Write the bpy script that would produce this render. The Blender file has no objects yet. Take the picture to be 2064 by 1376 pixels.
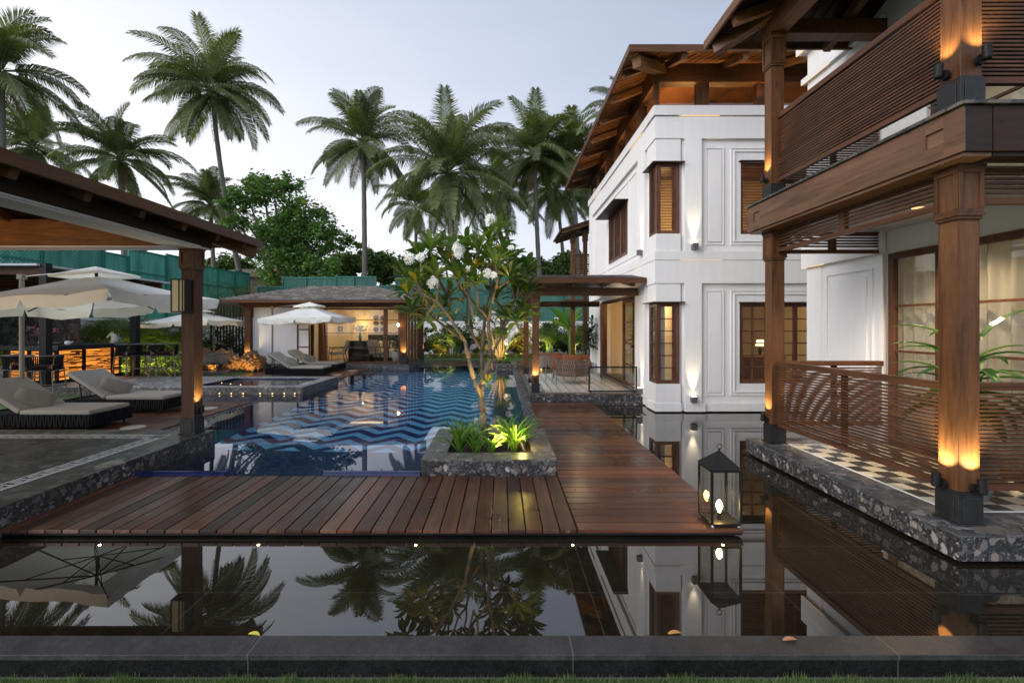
import bpy, math, random
from mathutils import Vector, Matrix
R = math.radians; PI = math.pi
rnd = random.Random(7)
sc = bpy.context.scene
COL = sc.collection

# ------------------------------------------------------------------ camera, sky, sun, exposure
cam_d = bpy.data.cameras.new('camera'); cam = bpy.data.objects.new('camera', cam_d); COL.objects.link(cam)
cam.location = (0, 0, 1.6); cam.rotation_euler = (R(90), 0, 0)
cam_d.sensor_width = 36; cam_d.lens = 16; cam_d.shift_x = 0.0097; cam_d.shift_y = -0.0145
cam_d.clip_start = 0.05; cam_d.clip_end = 600
sc.camera = cam
sc.view_settings.view_transform = 'Standard'; sc.view_settings.look = 'None'
sc.view_settings.exposure = 0.55; sc.view_settings.gamma = 1
sc.cycles.max_bounces = 10; sc.cycles.transparent_max_bounces = 16
sc.cycles.glossy_bounces = 5; sc.cycles.transmission_bounces = 8; sc.cycles.diffuse_bounces = 4
sc.cycles.sample_clamp_indirect = 4.0
sc.cycles.blur_glossy = 0.3

world = bpy.data.worlds.new('World'); sc.world = world; world.use_nodes = True

class T:
    """small wrapper round a node tree"""
    def __init__(s, nt): s.nt = nt
    def n(s, typ, ins=None, **props):
        nd = s.nt.nodes.new(typ)
        for k, v in props.items(): setattr(nd, k, v)
        for k, v in (ins or {}).items():
            if isinstance(v, bpy.types.NodeSocket): s.nt.links.new(v, nd.inputs[k])
            elif v is not None: nd.inputs[k].default_value = v
        return nd
    def math(s, op, a, b=None, c=None, clamp=False):
        nd = s.nt.nodes.new('ShaderNodeMath'); nd.operation = op; nd.use_clamp = clamp
        for i, v in enumerate((a, b, c)):
            if v is None: continue
            if isinstance(v, bpy.types.NodeSocket): s.nt.links.new(v, nd.inputs[i])
            else: nd.inputs[i].default_value = v
        return nd.outputs[0]
    def mix(s, f, a, b, mode='MIX'):
        nd = s.nt.nodes.new('ShaderNodeMix'); nd.data_type = 'RGBA'; nd.blend_type = mode
        for i, v in ((0, f), (6, a), (7, b)):
            if isinstance(v, bpy.types.NodeSocket): s.nt.links.new(v, nd.inputs[i])
            elif i == 0: nd.inputs[0].default_value = v
            else: nd.inputs[i].default_value = (*v, 1) if len(v) == 3 else v
        return nd.outputs[2]
    def ramp(s, f, stops, interp='LINEAR'):
        nd = s.nt.nodes.new('ShaderNodeValToRGB'); cr = nd.color_ramp; cr.interpolation = interp
        while len(cr.elements) < len(stops): cr.elements.new(0.5)
        for e, (p, c) in zip(cr.elements, stops):
            e.position = p; e.color = (c, c, c, 1) if isinstance(c, (int, float)) else (*c, 1)
        s.nt.links.new(f, nd.inputs[0]); return nd.outputs[0]
    def obj(s): return s.n('ShaderNodeTexCoord').outputs['Object']
    def map(s, v, scale=(1, 1, 1), loc=(0, 0, 0), rot=(0, 0, 0)):
        return s.n('ShaderNodeMapping', {'Vector': v, 'Location': loc, 'Rotation': rot, 'Scale': scale}).outputs[0]
    def noise(s, v, scale, detail=3, rough=.5, w=None, dist=0):
        nd = s.nt.nodes.new('ShaderNodeTexNoise')
        if w is not None:
            nd.noise_dimensions = '4D'
            s.nt.links.new(w, nd.inputs['W'])
        s.nt.links.new(v, nd.inputs['Vector'])
        nd.inputs['Scale'].default_value = scale; nd.inputs['Detail'].default_value = detail
        nd.inputs['Roughness'].default_value = rough; nd.inputs['Distortion'].default_value = dist
        return nd.outputs[0]
    def voro(s, v, scale, feature='F1', rand=1.0):
        nd = s.nt.nodes.new('ShaderNodeTexVoronoi'); nd.feature = feature
        s.nt.links.new(v, nd.inputs['Vector']); nd.inputs['Scale'].default_value = scale
        nd.inputs['Randomness'].default_value = rand
        return nd
    def attr(s, name='rnd'): return s.n('ShaderNodeAttribute', attribute_name=name).outputs['Fac']
    def bump(s, h, strength=.3, dist=.01):
        return s.n('ShaderNodeBump', {'Height': h, 'Strength': strength, 'Distance': dist}).outputs[0]
    def sep(s, v): return s.n('ShaderNodeSeparateXYZ', {0: v}).outputs

wt = T(world.node_tree)
for nd in list(world.node_tree.nodes): world.node_tree.nodes.remove(nd)
SUN_EL, SUN_AZ = R(26), R(240)           # low, behind and to the left of the camera
sky = wt.n('ShaderNodeTexSky', sky_type='NISHITA', sun_disc=False, sun_elevation=SUN_EL, sun_rotation=SUN_AZ,
           dust_density=3.0, air_density=1.2)
gen = wt.n('ShaderNodeTexCoord').outputs['Generated']
sx, sy, sz = wt.sep(gen)
# dusk sky: milky white towards the left and the horizon, slate blue overhead to the right
s_ = wt.math('ADD', wt.math('MULTIPLY', sx, .62), wt.math('MULTIPLY', sz, .9))
cl = wt.noise(wt.map(gen, scale=(1, 1, 4)), 2.2, 5, .55)
s_ = wt.math('ADD', s_, wt.math('MULTIPLY', wt.math('SUBTRACT', cl, .5), .16))
base = wt.ramp(wt.math('ADD', s_, .25, clamp=True), [(0, (.80, .81, .85)), (.25, (.72, .73, .79)), (.6, (.50, .54, .65)), (.95, (.34, .39, .50)), (1, (.32, .37, .47))])
nis = wt.mix(.75, wt.n('ShaderNodeHueSaturation', {'Saturation': .35, 'Color': sky.outputs[0]}).outputs[0], (.0, .0, .0))
back = wt.math('ADD', 1.0, wt.math('MULTIPLY', wt.math('MAXIMUM', wt.math('MULTIPLY', sy, -1), 0), .75))
glow = wt.mix(1.0, base, wt.n('ShaderNodeCombineColor', {0: back, 1: back, 2: back}).outputs[0], 'MULTIPLY')
b1 = wt.n('ShaderNodeBackground', {'Color': glow, 'Strength': 0.91})
b2 = wt.n('ShaderNodeBackground', {'Color': nis, 'Strength': .05})
add = wt.n('ShaderNodeAddShader', {0: b1.outputs[0], 1: b2.outputs[0]})
wt.n('ShaderNodeOutputWorld', {'Surface': add.outputs[0]})

sd = bpy.data.lights.new('sun', 'SUN'); sd.energy = 1.5; sd.angle = R(38); sd.color = (1, .95, .9)
sun = bpy.data.objects.new('sun', sd); COL.objects.link(sun); sun.rotation_euler = (R(90 - 26), 0, R(-60))

# ------------------------------------------------------------------ helpers
VX, HY, F, EYE = 1012.0, 658.0, 917.0, 1.6
def P(x, Y): return (x - VX) * Y / F          # metres to the right of the camera for a bearing seen at depth Y
def Q(y, Y): return EYE - (y - HY) * Y / F    # height above the deck

class MB:
    def __init__(s): s.v = []; s.f = []; s.r = []; s.m = []; s.M = None; s.mi = 0
    def add(s, vs, fs, r=None):
        o = len(s.v)
        if s.M is not None: vs = [s.M @ Vector(p) for p in vs]
        s.v.extend([tuple(p) for p in vs])
        if r is None: r = rnd.random()
        for f in fs: s.f.append([i + o for i in f]); s.r.append(r); s.m.append(s.mi)
        return s
    def box(s, x0, x1, y0, y1, z0, z1, r=None):
        if x0 > x1: x0, x1 = x1, x0
        if y0 > y1: y0, y1 = y1, y0
        if z0 > z1: z0, z1 = z1, z0
        return s.add([(x0, y0, z0), (x1, y0, z0), (x1, y1, z0), (x0, y1, z0), (x0, y0, z1), (x1, y0, z1), (x1, y1, z1), (x0, y1, z1)],
                     [(0, 3, 2, 1), (4, 5, 6, 7), (0, 1, 5, 4), (1, 2, 6, 5), (2, 3, 7, 6), (3, 0, 4, 7)], r)
    def bar(s, p, q, w, h, up=(0, 0, 1), r=None):
        p, q = Vector(p), Vector(q); d = (q - p).normalized(); u = Vector(up)
        sd_ = d.cross(u)
        if sd_.length < 1e-4: sd_ = d.cross(Vector((0, 1, 0)))
        sd_.normalize(); u = sd_.cross(d).normalized(); a = sd_ * w / 2; b = u * h / 2
        return s.add([p - a - b, p + a - b, p + a + b, p - a + b, q - a - b, q + a - b, q + a + b, q - a + b],
                     [(0, 3, 2, 1), (4, 5, 6, 7), (0, 1, 5, 4), (1, 2, 6, 5), (2, 3, 7, 6), (3, 0, 4, 7)], r)
    def tube(s, pts, rad, n=8, caps=True, r=None):
        pts = [Vector(p) for p in pts]
        if not hasattr(rad, '__len__'): rad = [rad] * len(pts)
        vs = []; prev = None
        for i, p in enumerate(pts):
            t = (pts[min(i + 1, len(pts) - 1)] - pts[max(i - 1, 0)]).normalized()
            if prev is None:
                a = t.orthogonal().normalized()
            else:
                a = (prev - t * prev.dot(t)); a = a.normalized() if a.length > 1e-5 else t.orthogonal().normalized()
            prev = a; b = t.cross(a)
            for k in range(n):
                an = 2 * PI * k / n; vs.append(p + (a * math.cos(an) + b * math.sin(an)) * rad[i])
        fs = []
        for i in range(len(pts) - 1):
            for k in range(n):
                fs.append((i * n + k, i * n + (k + 1) % n, (i + 1) * n + (k + 1) % n, (i + 1) * n + k))
        if caps:
            fs.append(tuple(reversed(range(n)))); fs.append(tuple(range((len(pts) - 1) * n, len(pts) * n)))
        return s.add(vs, fs, r)
    def lathe(s, c, prof, n=16, r=None):
        vs = []; fs = []
        for (rr, z) in prof:
            for k in range(n):
                a = 2 * PI * k / n; vs.append((c[0] + rr * math.cos(a), c[1] + rr * math.sin(a), c[2] + z))
        for i in range(len(prof) - 1):
            for k in range(n): fs.append((i * n + k, i * n + (k + 1) % n, (i + 1) * n + (k + 1) % n, (i + 1) * n + k))
        fs.append(tuple(reversed(range(n)))); fs.append(tuple(range((len(prof) - 1) * n, len(prof) * n)))
        return s.add(vs, fs, r)
    def prism(s, poly, z0, z1, r=None):
        n = len(poly)
        vs = [(x, y, z0) for x, y in poly] + [(x, y, z1) for x, y in poly]
        fs = [tuple(reversed(range(n))), tuple(range(n, 2 * n))] + [(i, (i + 1) % n, n + (i + 1) % n, n + i) for i in range(n)]
        return s.add(vs, fs, r)
    def sheet(s, x0, x1, y0, y1, z, r=None):
        return s.add([(x0, y0, z), (x1, y0, z), (x1, y1, z), (x0, y1, z)], [(0, 1, 2, 3)], r)
    def build(s, name, mat, parent=None, smooth=False, bevel=0, kind=None, loc=None):
        me = bpy.data.meshes.new(name); me.from_pydata(s.v, [], s.f); me.update()
        mats = mat if isinstance(mat, (list, tuple)) else [mat]
        for m_ in mats: me.materials.append(m_)
        if len(mats) > 1: me.polygons.foreach_set('material_index', s.m)
        a = me.attributes.new('rnd', 'FLOAT', 'FACE'); a.data.foreach_set('value', s.r)
        if smooth: me.polygons.foreach_set('use_smooth', [True] * len(me.polygons))
        o = bpy.data.objects.new(name, me); COL.objects.link(o)
        if parent is not None:
            o.parent = parent; o.location = -WO.get(parent.name, Vector((0, 0, 0)))
            WO[o.name] = Vector((0, 0, 0))
        if loc is not None: o.location = loc
        if bevel:
            b = o.modifiers.new('bevel', 'BEVEL'); b.width = bevel; b.segments = 2; b.limit_method = 'ANGLE'
        if kind: o['kind'] = kind
        return o
WO = {}
def thing(name, label, cat, group=None, loc=(0, 0, 0), local=False):
    """Empty at the thing's base. Parts are modelled in world coordinates unless local."""
    o = bpy.data.objects.new(name, None); COL.objects.link(o); o.empty_display_size = .1
    o.location = loc; o['label'] = label; o['category'] = cat
    if group: o['group'] = group
    WO[o.name] = Vector((0, 0, 0)) if local else Vector(loc)
    return o
def tag(o, label, cat, group=None):
    o['label'] = label; o['category'] = cat
    if group: o['group'] = group
    return o
def copy_tree(o, parent=None):
    c = o.copy(); COL.objects.link(c)
    if parent is not None: c.parent = parent
    for ch in CH(o): copy_tree(ch, c)
    return c
def CH(o): return [x for x in COL.objects if x.parent is o]
def place(proto, first, loc, rz, label, group=None, sc_=None):
    o = proto if first else copy_tree(proto)
    o.location = loc; o.rotation_euler = (0, 0, rz)
    if sc_: o.scale = (sc_, sc_, sc_)
    o['label'] = label
    if group: o['group'] = group
    return o
def struct(mb, name, mat, **k): return mb.build(name, mat, kind='structure', **k)

WARM = (1.0, .55, .2)
def lamp(kind, loc, power, parent=None, color=WARM, to=None, size=.03, cone=60, blend=.6, sx_=None):
    d = bpy.data.lights.new('light', kind); d.energy = power; d.color = color
    if kind == 'SPOT': d.spot_size = R(cone); d.spot_blend = blend
    if kind in ('SPOT', 'POINT'): d.shadow_soft_size = size
    if kind == 'AREA':
        d.size = size
        if sx_: d.shape = 'RECTANGLE'; d.size_y = sx_
    o = bpy.data.objects.new('light', d); COL.objects.link(o); o.location = loc
    if to is not None:
        o.rotation_euler = (Vector(to) - Vector(loc)).to_track_quat('-Z', 'Y').to_euler()
    if parent is not None:
        o.parent = parent; o.location = Vector(loc) - WO.get(parent.name, Vector((0, 0, 0)))
    return o

# ------------------------------------------------------------------ materials
def newmat(name):
    m = bpy.data.materials.new(name); m.use_nodes = True
    nt = m.node_tree
    for n_ in list(nt.nodes): nt.nodes.remove(n_)
    t = T(nt); b = t.n('ShaderNodeBsdfPrincipled'); o = t.n('ShaderNodeOutputMaterial', {'Surface': b.outputs[0]})
    return m, t, b, o
def setb(t, b, **k):
    for key, v in k.items():
        key = {'col': 'Base Color', 'rough': 'Roughness', 'metal': 'Metallic', 'nrm': 'Normal', 'ior': 'IOR', 'coat': 'Coat Weight',
               'coatr': 'Coat Roughness', 'spec': 'Specular IOR Level', 'em': 'Emission Color', 'ems': 'Emission Strength',
               'sheen': 'Sheen Weight', 'trans': 'Transmission Weight'}[key]
        if isinstance(v, bpy.types.NodeSocket): t.nt.links.new(v, b.inputs[key])
        elif isinstance(v, tuple) and len(v) == 3: b.inputs[key].default_value = (*v, 1)
        else: b.inputs[key].default_value = v
def sc3(c, f): return tuple(min(1, x * f) for x in c)
def plain(name, col, rough=.5, var=.12, nscale=8, bump=0, metal=0, rv=0, **k):
    """painted or cast surface: soft blotches, optional grain bump, optional variation per piece"""
    m, t, b, o = newmat(name); v = t.obj()
    n1 = t.noise(v, nscale, 4, .6)
    c = t.mix(n1, sc3(col, 1 - var), sc3(col, 1 + var))
    if rv: c = t.mix(1.0, c, t.ramp(t.attr(), [(0, 1 - rv), (1, 1.0)]), 'MULTIPLY')
    setb(t, b, col=c, rough=rough, metal=metal, **k)
    if bump: setb(t, b, nrm=t.bump(t.noise(v, nscale * 12, 3, .6), bump, .004))
    return m
def wood(name, col, axis='z', rough=.45, var=.35, rv=.3, coat=0, dark=.45, bump=.15, fine=1.0):
    m, t, b, o = newmat(name); v = t.obj()
    s3 = {'x': (1.2, 14, 14), 'y': (14, 1.2, 14), 'z': (14, 14, 1.2)}[axis]
    s3 = tuple(x * fine for x in s3)
    r = t.attr(); w = t.math('MULTIPLY', r, 37.0)
    n1 = t.noise(t.map(v, scale=s3), 1.0, 6, .65, w=w, dist=1.2)
    n2 = t.noise(t.map(v, scale=tuple(x * 5 for x in s3)), 1.0, 3, .7, w=w)
    n3 = t.noise(v, 1.3, 3, .5, w=w)
    g = t.math('ADD', t.math('MULTIPLY', n1, .65), t.math('MULTIPLY', n2, .35))
    c = t.ramp(g, [(.30, sc3(col, dark * .8)), (.5, col), (.70, sc3(col, 1.2 + var))])
    c = t.mix(1.0, c, t.ramp(n3, [(.3, .72), (.7, 1.2)]), 'MULTIPLY')
    ks = {'x': (.9, 3.2, 3.2), 'y': (3.2, .9, 3.2), 'z': (3.2, 3.2, .9)}[axis]
    kn = t.voro(t.map(v, scale=ks), 1.6); kd = t.math('ADD', kn.outputs['Distance'], t.math('MULTIPLY', n1, .05))
    c = t.mix(t.math('MULTIPLY', t.ramp(kd, [(.055, 1), (.095, 0)]), .75), c, sc3(col, .25))
    if rv: c = t.mix(1.0, c, t.ramp(r, [(0, 1 - rv), (.5, (1.0, 1 - rv * .3, 1 - rv * .45)), (1, 1 + rv * .6)]), 'MULTIPLY')
    setb(t, b, col=c, rough=t.ramp(n3, [(.3, rough * .75), (.7, min(1, rough * 1.25))]), nrm=t.bump(g, bump, .004), spec=.22)
    if coat: setb(t, b, coat=coat, coatr=.12)
    return m

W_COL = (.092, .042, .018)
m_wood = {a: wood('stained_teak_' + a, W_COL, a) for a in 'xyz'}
m_wood_pale = {a: wood('pale_teak_' + a, (.16, .080, .038), a, rough=.5) for a in 'xyz'}  # teak in a paler base colour, for rafters and the wing fascia
m_dark = {a: wood('dark_timber_' + a, (.030, .016, .009), a, rough=.5) for a in 'xyz'}
m_slat = wood('louvre_timber', (.085, .037, .019), 'y', rough=.45, rv=.15)
m_slatx = wood('louvre_timber_cross', (.085, .037, .019), 'x', rough=.45, rv=.15)
m_board = wood('roof_boards', (.17, .080, .032), 'y', rough=.45, rv=.35, coat=.1)
m_boardx = wood('roof_boards_cross', (.16, .075, .030), 'x', rough=.45, rv=.35, coat=.1)

def deckmat(name, axis):
    m, t, b, o = newmat(name); v = t.obj()
    s3 = (1.6, 26, 26) if axis == 'x' else (26, 1.6, 26)
    r = t.attr(); w = t.math('MULTIPLY', r, 41.0)
    n1 = t.noise(t.map(v, scale=s3), .55, 6, .6, w=w, dist=2.2)
    n2 = t.noise(t.map(v, scale=tuple(x * 3 for x in s3)), 1.0, 3, .7, w=w)
    n3 = t.noise(v, 1.1, 4, .55)
    g = t.math('ADD', t.math('MULTIPLY', n1, .75), t.math('MULTIPLY', n2, .25))
    bc = t.ramp(r, [(0, (.026, .009, .005)), (.18, (.110, .036, .017)), (.36, (.052, .025, .015)), (.5, (.135, .048, .023)), (.66, (.042, .014, .007)), (.82, (.110, .056, .033)), (1, (.075, .023, .011))])
    c = t.mix(1.0, bc, t.ramp(g, [(.3, .38), (.5, 1.0), (.72, 1.75)]), 'MULTIPLY')
    c = t.mix(1.0, c, t.ramp(t.math('FRACT', t.math('MULTIPLY', r, 7.3)), [(0, .55), (1, 1.3)]), 'MULTIPLY')
    c = t.mix(1.0, c, t.ramp(n3, [(.35, .72), (.65, 1.2)]), 'MULTIPLY')
    setb(t, b, col=c, rough=t.ramp(n3, [(.35, .22), (.6, .48)]), nrm=t.bump(g, .25, .003), coat=.08, coatr=.18, spec=.3)
    return m
m_decky = deckmat('wet_hardwood_deck', 'y'); m_deckx = deckmat('wet_hardwood_deck_cross', 'x')

def breccia(name, base, lt, rough=.35, scale=9.0, contrast=1.0, bright=1.0, coat=0.0):
    """polished conglomerate stone: dark matrix with rounded pebbles of many sizes"""
    m, t, b, o = newmat(name); v = t.obj()
    rnd_ = t.noise(v, 3.0, 2, .5)
    wob = t.n('ShaderNodeVectorMath', {0: v, 1: t.mix(.10, (0, 0, 0), t.n('ShaderNodeTexNoise', {'Vector': v, 'Scale': 9.0, 'Detail': 3.0}).outputs[1])}, operation='ADD').outputs[0]
    big = t.voro(wob, scale); bige = t.voro(wob, scale, 'DISTANCE_TO_EDGE')
    sm = t.voro(wob, scale * 3.1); sme = t.voro(wob, scale * 3.1, 'DISTANCE_TO_EDGE')
    rb = t.sep(big.outputs['Color'])[0]; rs = t.sep(sm.outputs['Color'])[1]; gb = t.sep(big.outputs['Color'])[2]
    fine = t.noise(v, 60, 4, .7); cloud = t.noise(v, 2.2, 4, .6)
    cb = t.ramp(rb, [(0, sc3(base, .8)), (.2, sc3(base, 1.5)), (.45, sc3(lt, .28)), (.65, sc3(lt, .42)), (.85, (lt[0] * .62, lt[1] * .52, lt[2] * .47)), (.97, sc3(lt, .75)), (1, sc3(lt, 1.2))])
    cs = t.ramp(rs, [(0, sc3(base, .5)), (.5, sc3(base, 1.0)), (.78, sc3(base, 1.8)), (.95, sc3(lt, .5)), (1, sc3(lt, .95))])
    mb_ = t.math('MULTIPLY', t.math('GREATER_THAN', gb, .35), t.math('MULTIPLY', t.ramp(bige.outputs['Distance'], [(.02, 0), (.06, 1)]), t.ramp(t.math('SUBTRACT', big.outputs['Distance'], t.math('MULTIPLY', rs, .12)), [(.40, 1), (.47, 0)])))
    ms_ = t.ramp(sme.outputs['Distance'], [(.02, 0), (.10, 1)])
    c = t.mix(ms_, sc3(base, .45), cs); c = t.mix(mb_, c, cb)
    c = t.mix(1.0, c, t.ramp(fine, [(.3, .75), (.7, 1.25)]), 'MULTIPLY')
    c = t.mix(1.0, c, t.ramp(cloud, [(.3, .75 * bright), (.7, 1.15 * bright)]), 'MULTIPLY')
    setb(t, b, col=c, rough=t.ramp(cloud, [(.3, rough * .8), (.7, rough * 1.3)]), coat=coat, coatr=.15, spec=.35)
    return m
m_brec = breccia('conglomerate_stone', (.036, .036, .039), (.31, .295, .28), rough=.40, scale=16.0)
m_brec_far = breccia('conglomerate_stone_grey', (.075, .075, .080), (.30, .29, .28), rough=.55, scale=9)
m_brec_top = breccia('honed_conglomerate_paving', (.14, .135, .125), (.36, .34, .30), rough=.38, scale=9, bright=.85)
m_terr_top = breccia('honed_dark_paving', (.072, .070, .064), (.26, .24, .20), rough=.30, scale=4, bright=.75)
m_pave = breccia('pale_stone_paving', (.22, .215, .215), (.40, .39, .38), rough=.55, scale=5)

def granite(name, col, rough=.35, joints=None, coat=0.0, sc_=140):
    m, t, b, o = newmat(name); v = t.obj()
    n = t.noise(v, sc_, 3, .75); n2 = t.noise(v, 5, 4, .65); n4 = t.noise(v, 22, 4, .7)
    c = t.mix(t.ramp(n, [(.35, 0), (.7, 1)]), sc3(col, .55), sc3(col, 1.7))
    c = t.mix(1.0, c, t.ramp(n2, [(.3, .7), (.7, 1.25)]), 'MULTIPLY')
    c = t.mix(1.0, c, t.ramp(n4, [(.4, .88), (.62, 1.15)]), 'MULTIPLY')
    if joints:
        x, y, z = t.sep(v)
        def line(s, pitch, off, w):
            f_ = t.math('FRACT', t.math('DIVIDE', t.math('ADD', s, off), pitch))
            return t.math('LESS_THAN', f_, w / pitch)
        j = t.math('MAXIMUM', line(x, joints[0], joints[2], .006), line(y, joints[1], joints[3], .006))
        c = t.mix(t.math('MULTIPLY', j, joints[4]), c, (.16, .155, .15))
    setb(t, b, col=c, rough=t.ramp(n2, [(.3, rough * .8), (.7, rough * 1.25)]), coat=coat, nrm=t.bump(n, .05, .002), spec=.3)
    return m
m_granite = granite('black_granite', (.016, .016, .017), .4)
m_kerb = granite('flamed_granite_kerb', (.036, .034, .034), .5, joints=(1.62, 50, -.35, 3, .5))
m_kerbface = granite('polished_granite_kerb_face', (.012, .012, .013), .22, joints=(1.62, 50, -.35, 3, .35))

def pondmat():
    m, t, b, o = newmat('still_black_pond_water'); v = t.obj()
    n = t.noise(v, 90, 3, .75); n2 = t.noise(v, 1.4, 4, .6); n3 = t.noise(v, 420, 2, .5)
    c = t.mix(t.ramp(n, [(.35, 0), (.7, 1)]), (.007, .006, .004), (.027, .022, .015))
    c = t.mix(1.0, c, t.ramp(n2, [(.3, .5), (.7, 1.3)]), 'MULTIPLY')
    x, y, z = t.sep(v)
    def line(s, pitch, off, w):
        return t.math('LESS_THAN', t.math('FRACT', t.math('DIVIDE', t.math('ADD', s, off), pitch)), w / pitch)
    j = t.math('MAXIMUM', line(x, 1.2, -.55 + 12, .007), line(y, .6, .15, .007))
    c = t.mix(t.math('MULTIPLY', j, t.ramp(n, [(.3, .15), (.7, .6)])), c, (.09, .08, .065))
    c = t.mix(t.ramp(n3, [(.76, 0), (.80, 1)]), c, (.16, .15, .13))
    setb(t, b, col=c, rough=.0, ior=1.74, spec=.72)
    return m
m_pond = pondmat()

def watermat(name, tint, ior=1.33, bump=.02, sc_=2.0):
    m, t, b, o = newmat(name); v = t.obj()
    setb(t, b, col=tint, rough=0.0, trans=1.0, ior=ior, nrm=t.bump(t.noise(v, sc_, 2, .5), bump, .02))
    return m
m_pool = watermat('clear_pool_water', (.70, .88, 1.0), ior=1.42, bump=.006, sc_=1.6)
m_spa = watermat('rippled_spa_water', (.8, .9, 1.0), bump=.25, sc_=9)

def chevron():
    m, t, b, o = newmat('chevron_mosaic_pool_floor'); v = t.obj(); x, y, z = t.sep(v)
    tri = t.math('PINGPONG', t.math('ADD', x, 20.1), .38)
    yy = t.math('ADD', y, t.math('MULTIPLY', tri, .95))
    st = t.math('GREATER_THAN', t.math('FRACT', t.math('DIVIDE', yy, .46)), .50)
    inside = t.math('MULTIPLY', t.math('GREATER_THAN', y, 7.15), t.math('MULTIPLY', t.math('GREATER_THAN', x, -4.7), t.math('MULTIPLY', t.math('LESS_THAN', x, -.2), t.math('LESS_THAN', y, 17.6))))
    tile = t.voro(t.map(v, scale=(1, 1, 1)), 32, rand=0.0)
    rc = t.n('ShaderNodeTexWhiteNoise', {'Vector': t.n('ShaderNodeVectorMath', {0: v, 1: (.03, .03, 5)}, operation='SNAP').outputs[0]}, noise_dimensions='3D').outputs[0]
    dk = t.mix(rc, (.010, .026, .12), (.022, .050, .20))
    lt = t.mix(rc, (.20, .58, .95), (.32, .74, 1.0))
    c = t.mix(t.math('MULTIPLY', st, inside), dk, lt)
    g = t.math('MAXIMUM', t.math('LESS_THAN', t.math('FRACT', t.math('DIVIDE', t.math('ADD', x, 50), .03)), .09), t.math('LESS_THAN', t.math('FRACT', t.math('DIVIDE', y, .03)), .09))
    c = t.mix(t.math('MULTIPLY', g, .35), c, (.18, .25, .35))
    setb(t, b, col=c, rough=.3); return m
m_chev = chevron()
def navy():
    m, t, b, o = newmat('navy_mosaic_tile'); v = t.obj()
    rc = t.n('ShaderNodeTexWhiteNoise', {'Vector': t.n('ShaderNodeVectorMath', {0: v, 1: (.04, .04, .04)}, operation='SNAP').outputs[0]}, noise_dimensions='3D').outputs[0]
    setb(t, b, col=t.mix(rc, (.008, .013, .055), (.015, .024, .10)), rough=.2, coat=.2, coatr=.05); return m
m_navy = navy()

def plaster():
    m, t, b, o = newmat('white_painted_plaster'); v = t.obj()
    n1 = t.noise(v, 1.5, 4, .6); st = t.noise(t.map(v, scale=(9, 9, .7)), 1.0, 5, .65); n3 = t.noise(v, 30, 3, .6)
    c = t.mix(n1, (.70, .695, .70), (.745, .74, .745)); c = t.mix(1.0, c, t.ramp(st, [(.36, (.965, .96, .95)), (.52, 1.0)]), 'MULTIPLY')
    z = t.sep(v)[2]; sp = t.math('MULTIPLY', t.ramp(t.math('MULTIPLY', z, .8), [(0, 1), (.35, 0)]), t.ramp(t.noise(v, 6, 5, .7), [(.4, 0), (.7, 1)]))
    c = t.mix(t.math('MULTIPLY', sp, .28), c, (.42, .40, .36))
    setb(t, b, col=c, rough=.65, spec=.3, nrm=t.bump(n3, .12, .003)); return m
m_plaster = plaster()
m_plaster_in = plain('cream_interior_wall', (.70, .60, .42), .7, .05, 1.5)
m_white_soffit = plain('white_painted_soffit', (.55, .55, .58), .45, .04, 2)
m_black = plain('black_coated_metal', (.010, .010, .011), .5, .2, 30, spec=.18)
m_grey_metal = plain('grey_powder_coated_metal', (.13, .125, .12), .4, .1, 20, metal=.4)
m_tan_metal = plain('taupe_umbrella_pole', (.22, .20, .17), .4, .08, 20, metal=.3)
m_dark_panel = wood('dark_stained_door', (.10, .045, .028), 'z', rough=.35)

def glassmat(name, tint=(1, 1, 1), ior=1.5, boost=1.0):
    m, t, b, o = newmat(name); t.nt.nodes.remove(b)
    bf = t.n('ShaderNodeNewGeometry').outputs['Backfacing']
    fr = t.n('ShaderNodeFresnel', {'IOR': t.math('ADD', ior, t.math('MULTIPLY', bf, 1 / ior - ior))}).outputs[0]   # same reflectance on both faces of a thin pane
    tr = t.n('ShaderNodeBsdfTransparent', {'Color': (*tint, 1)}); gl = t.n('ShaderNodeBsdfGlossy', {'Roughness': .0, 'Color': (1, 1, 1, 1)})
    mx = t.n('ShaderNodeMixShader', {0: t.math('MULTIPLY', fr, boost, clamp=True), 1: tr.outputs[0], 2: gl.outputs[0]})
    t.nt.links.new(mx.outputs[0], o.inputs['Surface']); return m
m_glass = glassmat('window_glass', (.92, .93, .92), 1.45, 1.0)
m_glass_lamp = glassmat('lantern_glass', (.95, .95, .92), 1.35, 1.0)

def emis(name, col, s):
    m, t, b, o = newmat(name); t.nt.nodes.remove(b)
    e = t.n('ShaderNodeEmission', {'Color': (*col, 1), 'Strength': s}); t.nt.links.new(e.outputs[0], o.inputs['Surface']); return m
m_led = emis('warm_led_strip', (1, .66, .30), .85)
m_bulb = emis('glowing_filament', (1, .62, .18), 90)
m_dot = emis('small_warm_led', (1, .60, .22), 4.5)
m_barlight = emis('amber_back_light', (1, .32, .045), 2.1)
m_pondlight = emis('pond_light_glow', (1, .70, .32), 30)
m_dim = emis('warm_lamp_shade', (1, .70, .36), 2.2)

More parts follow.
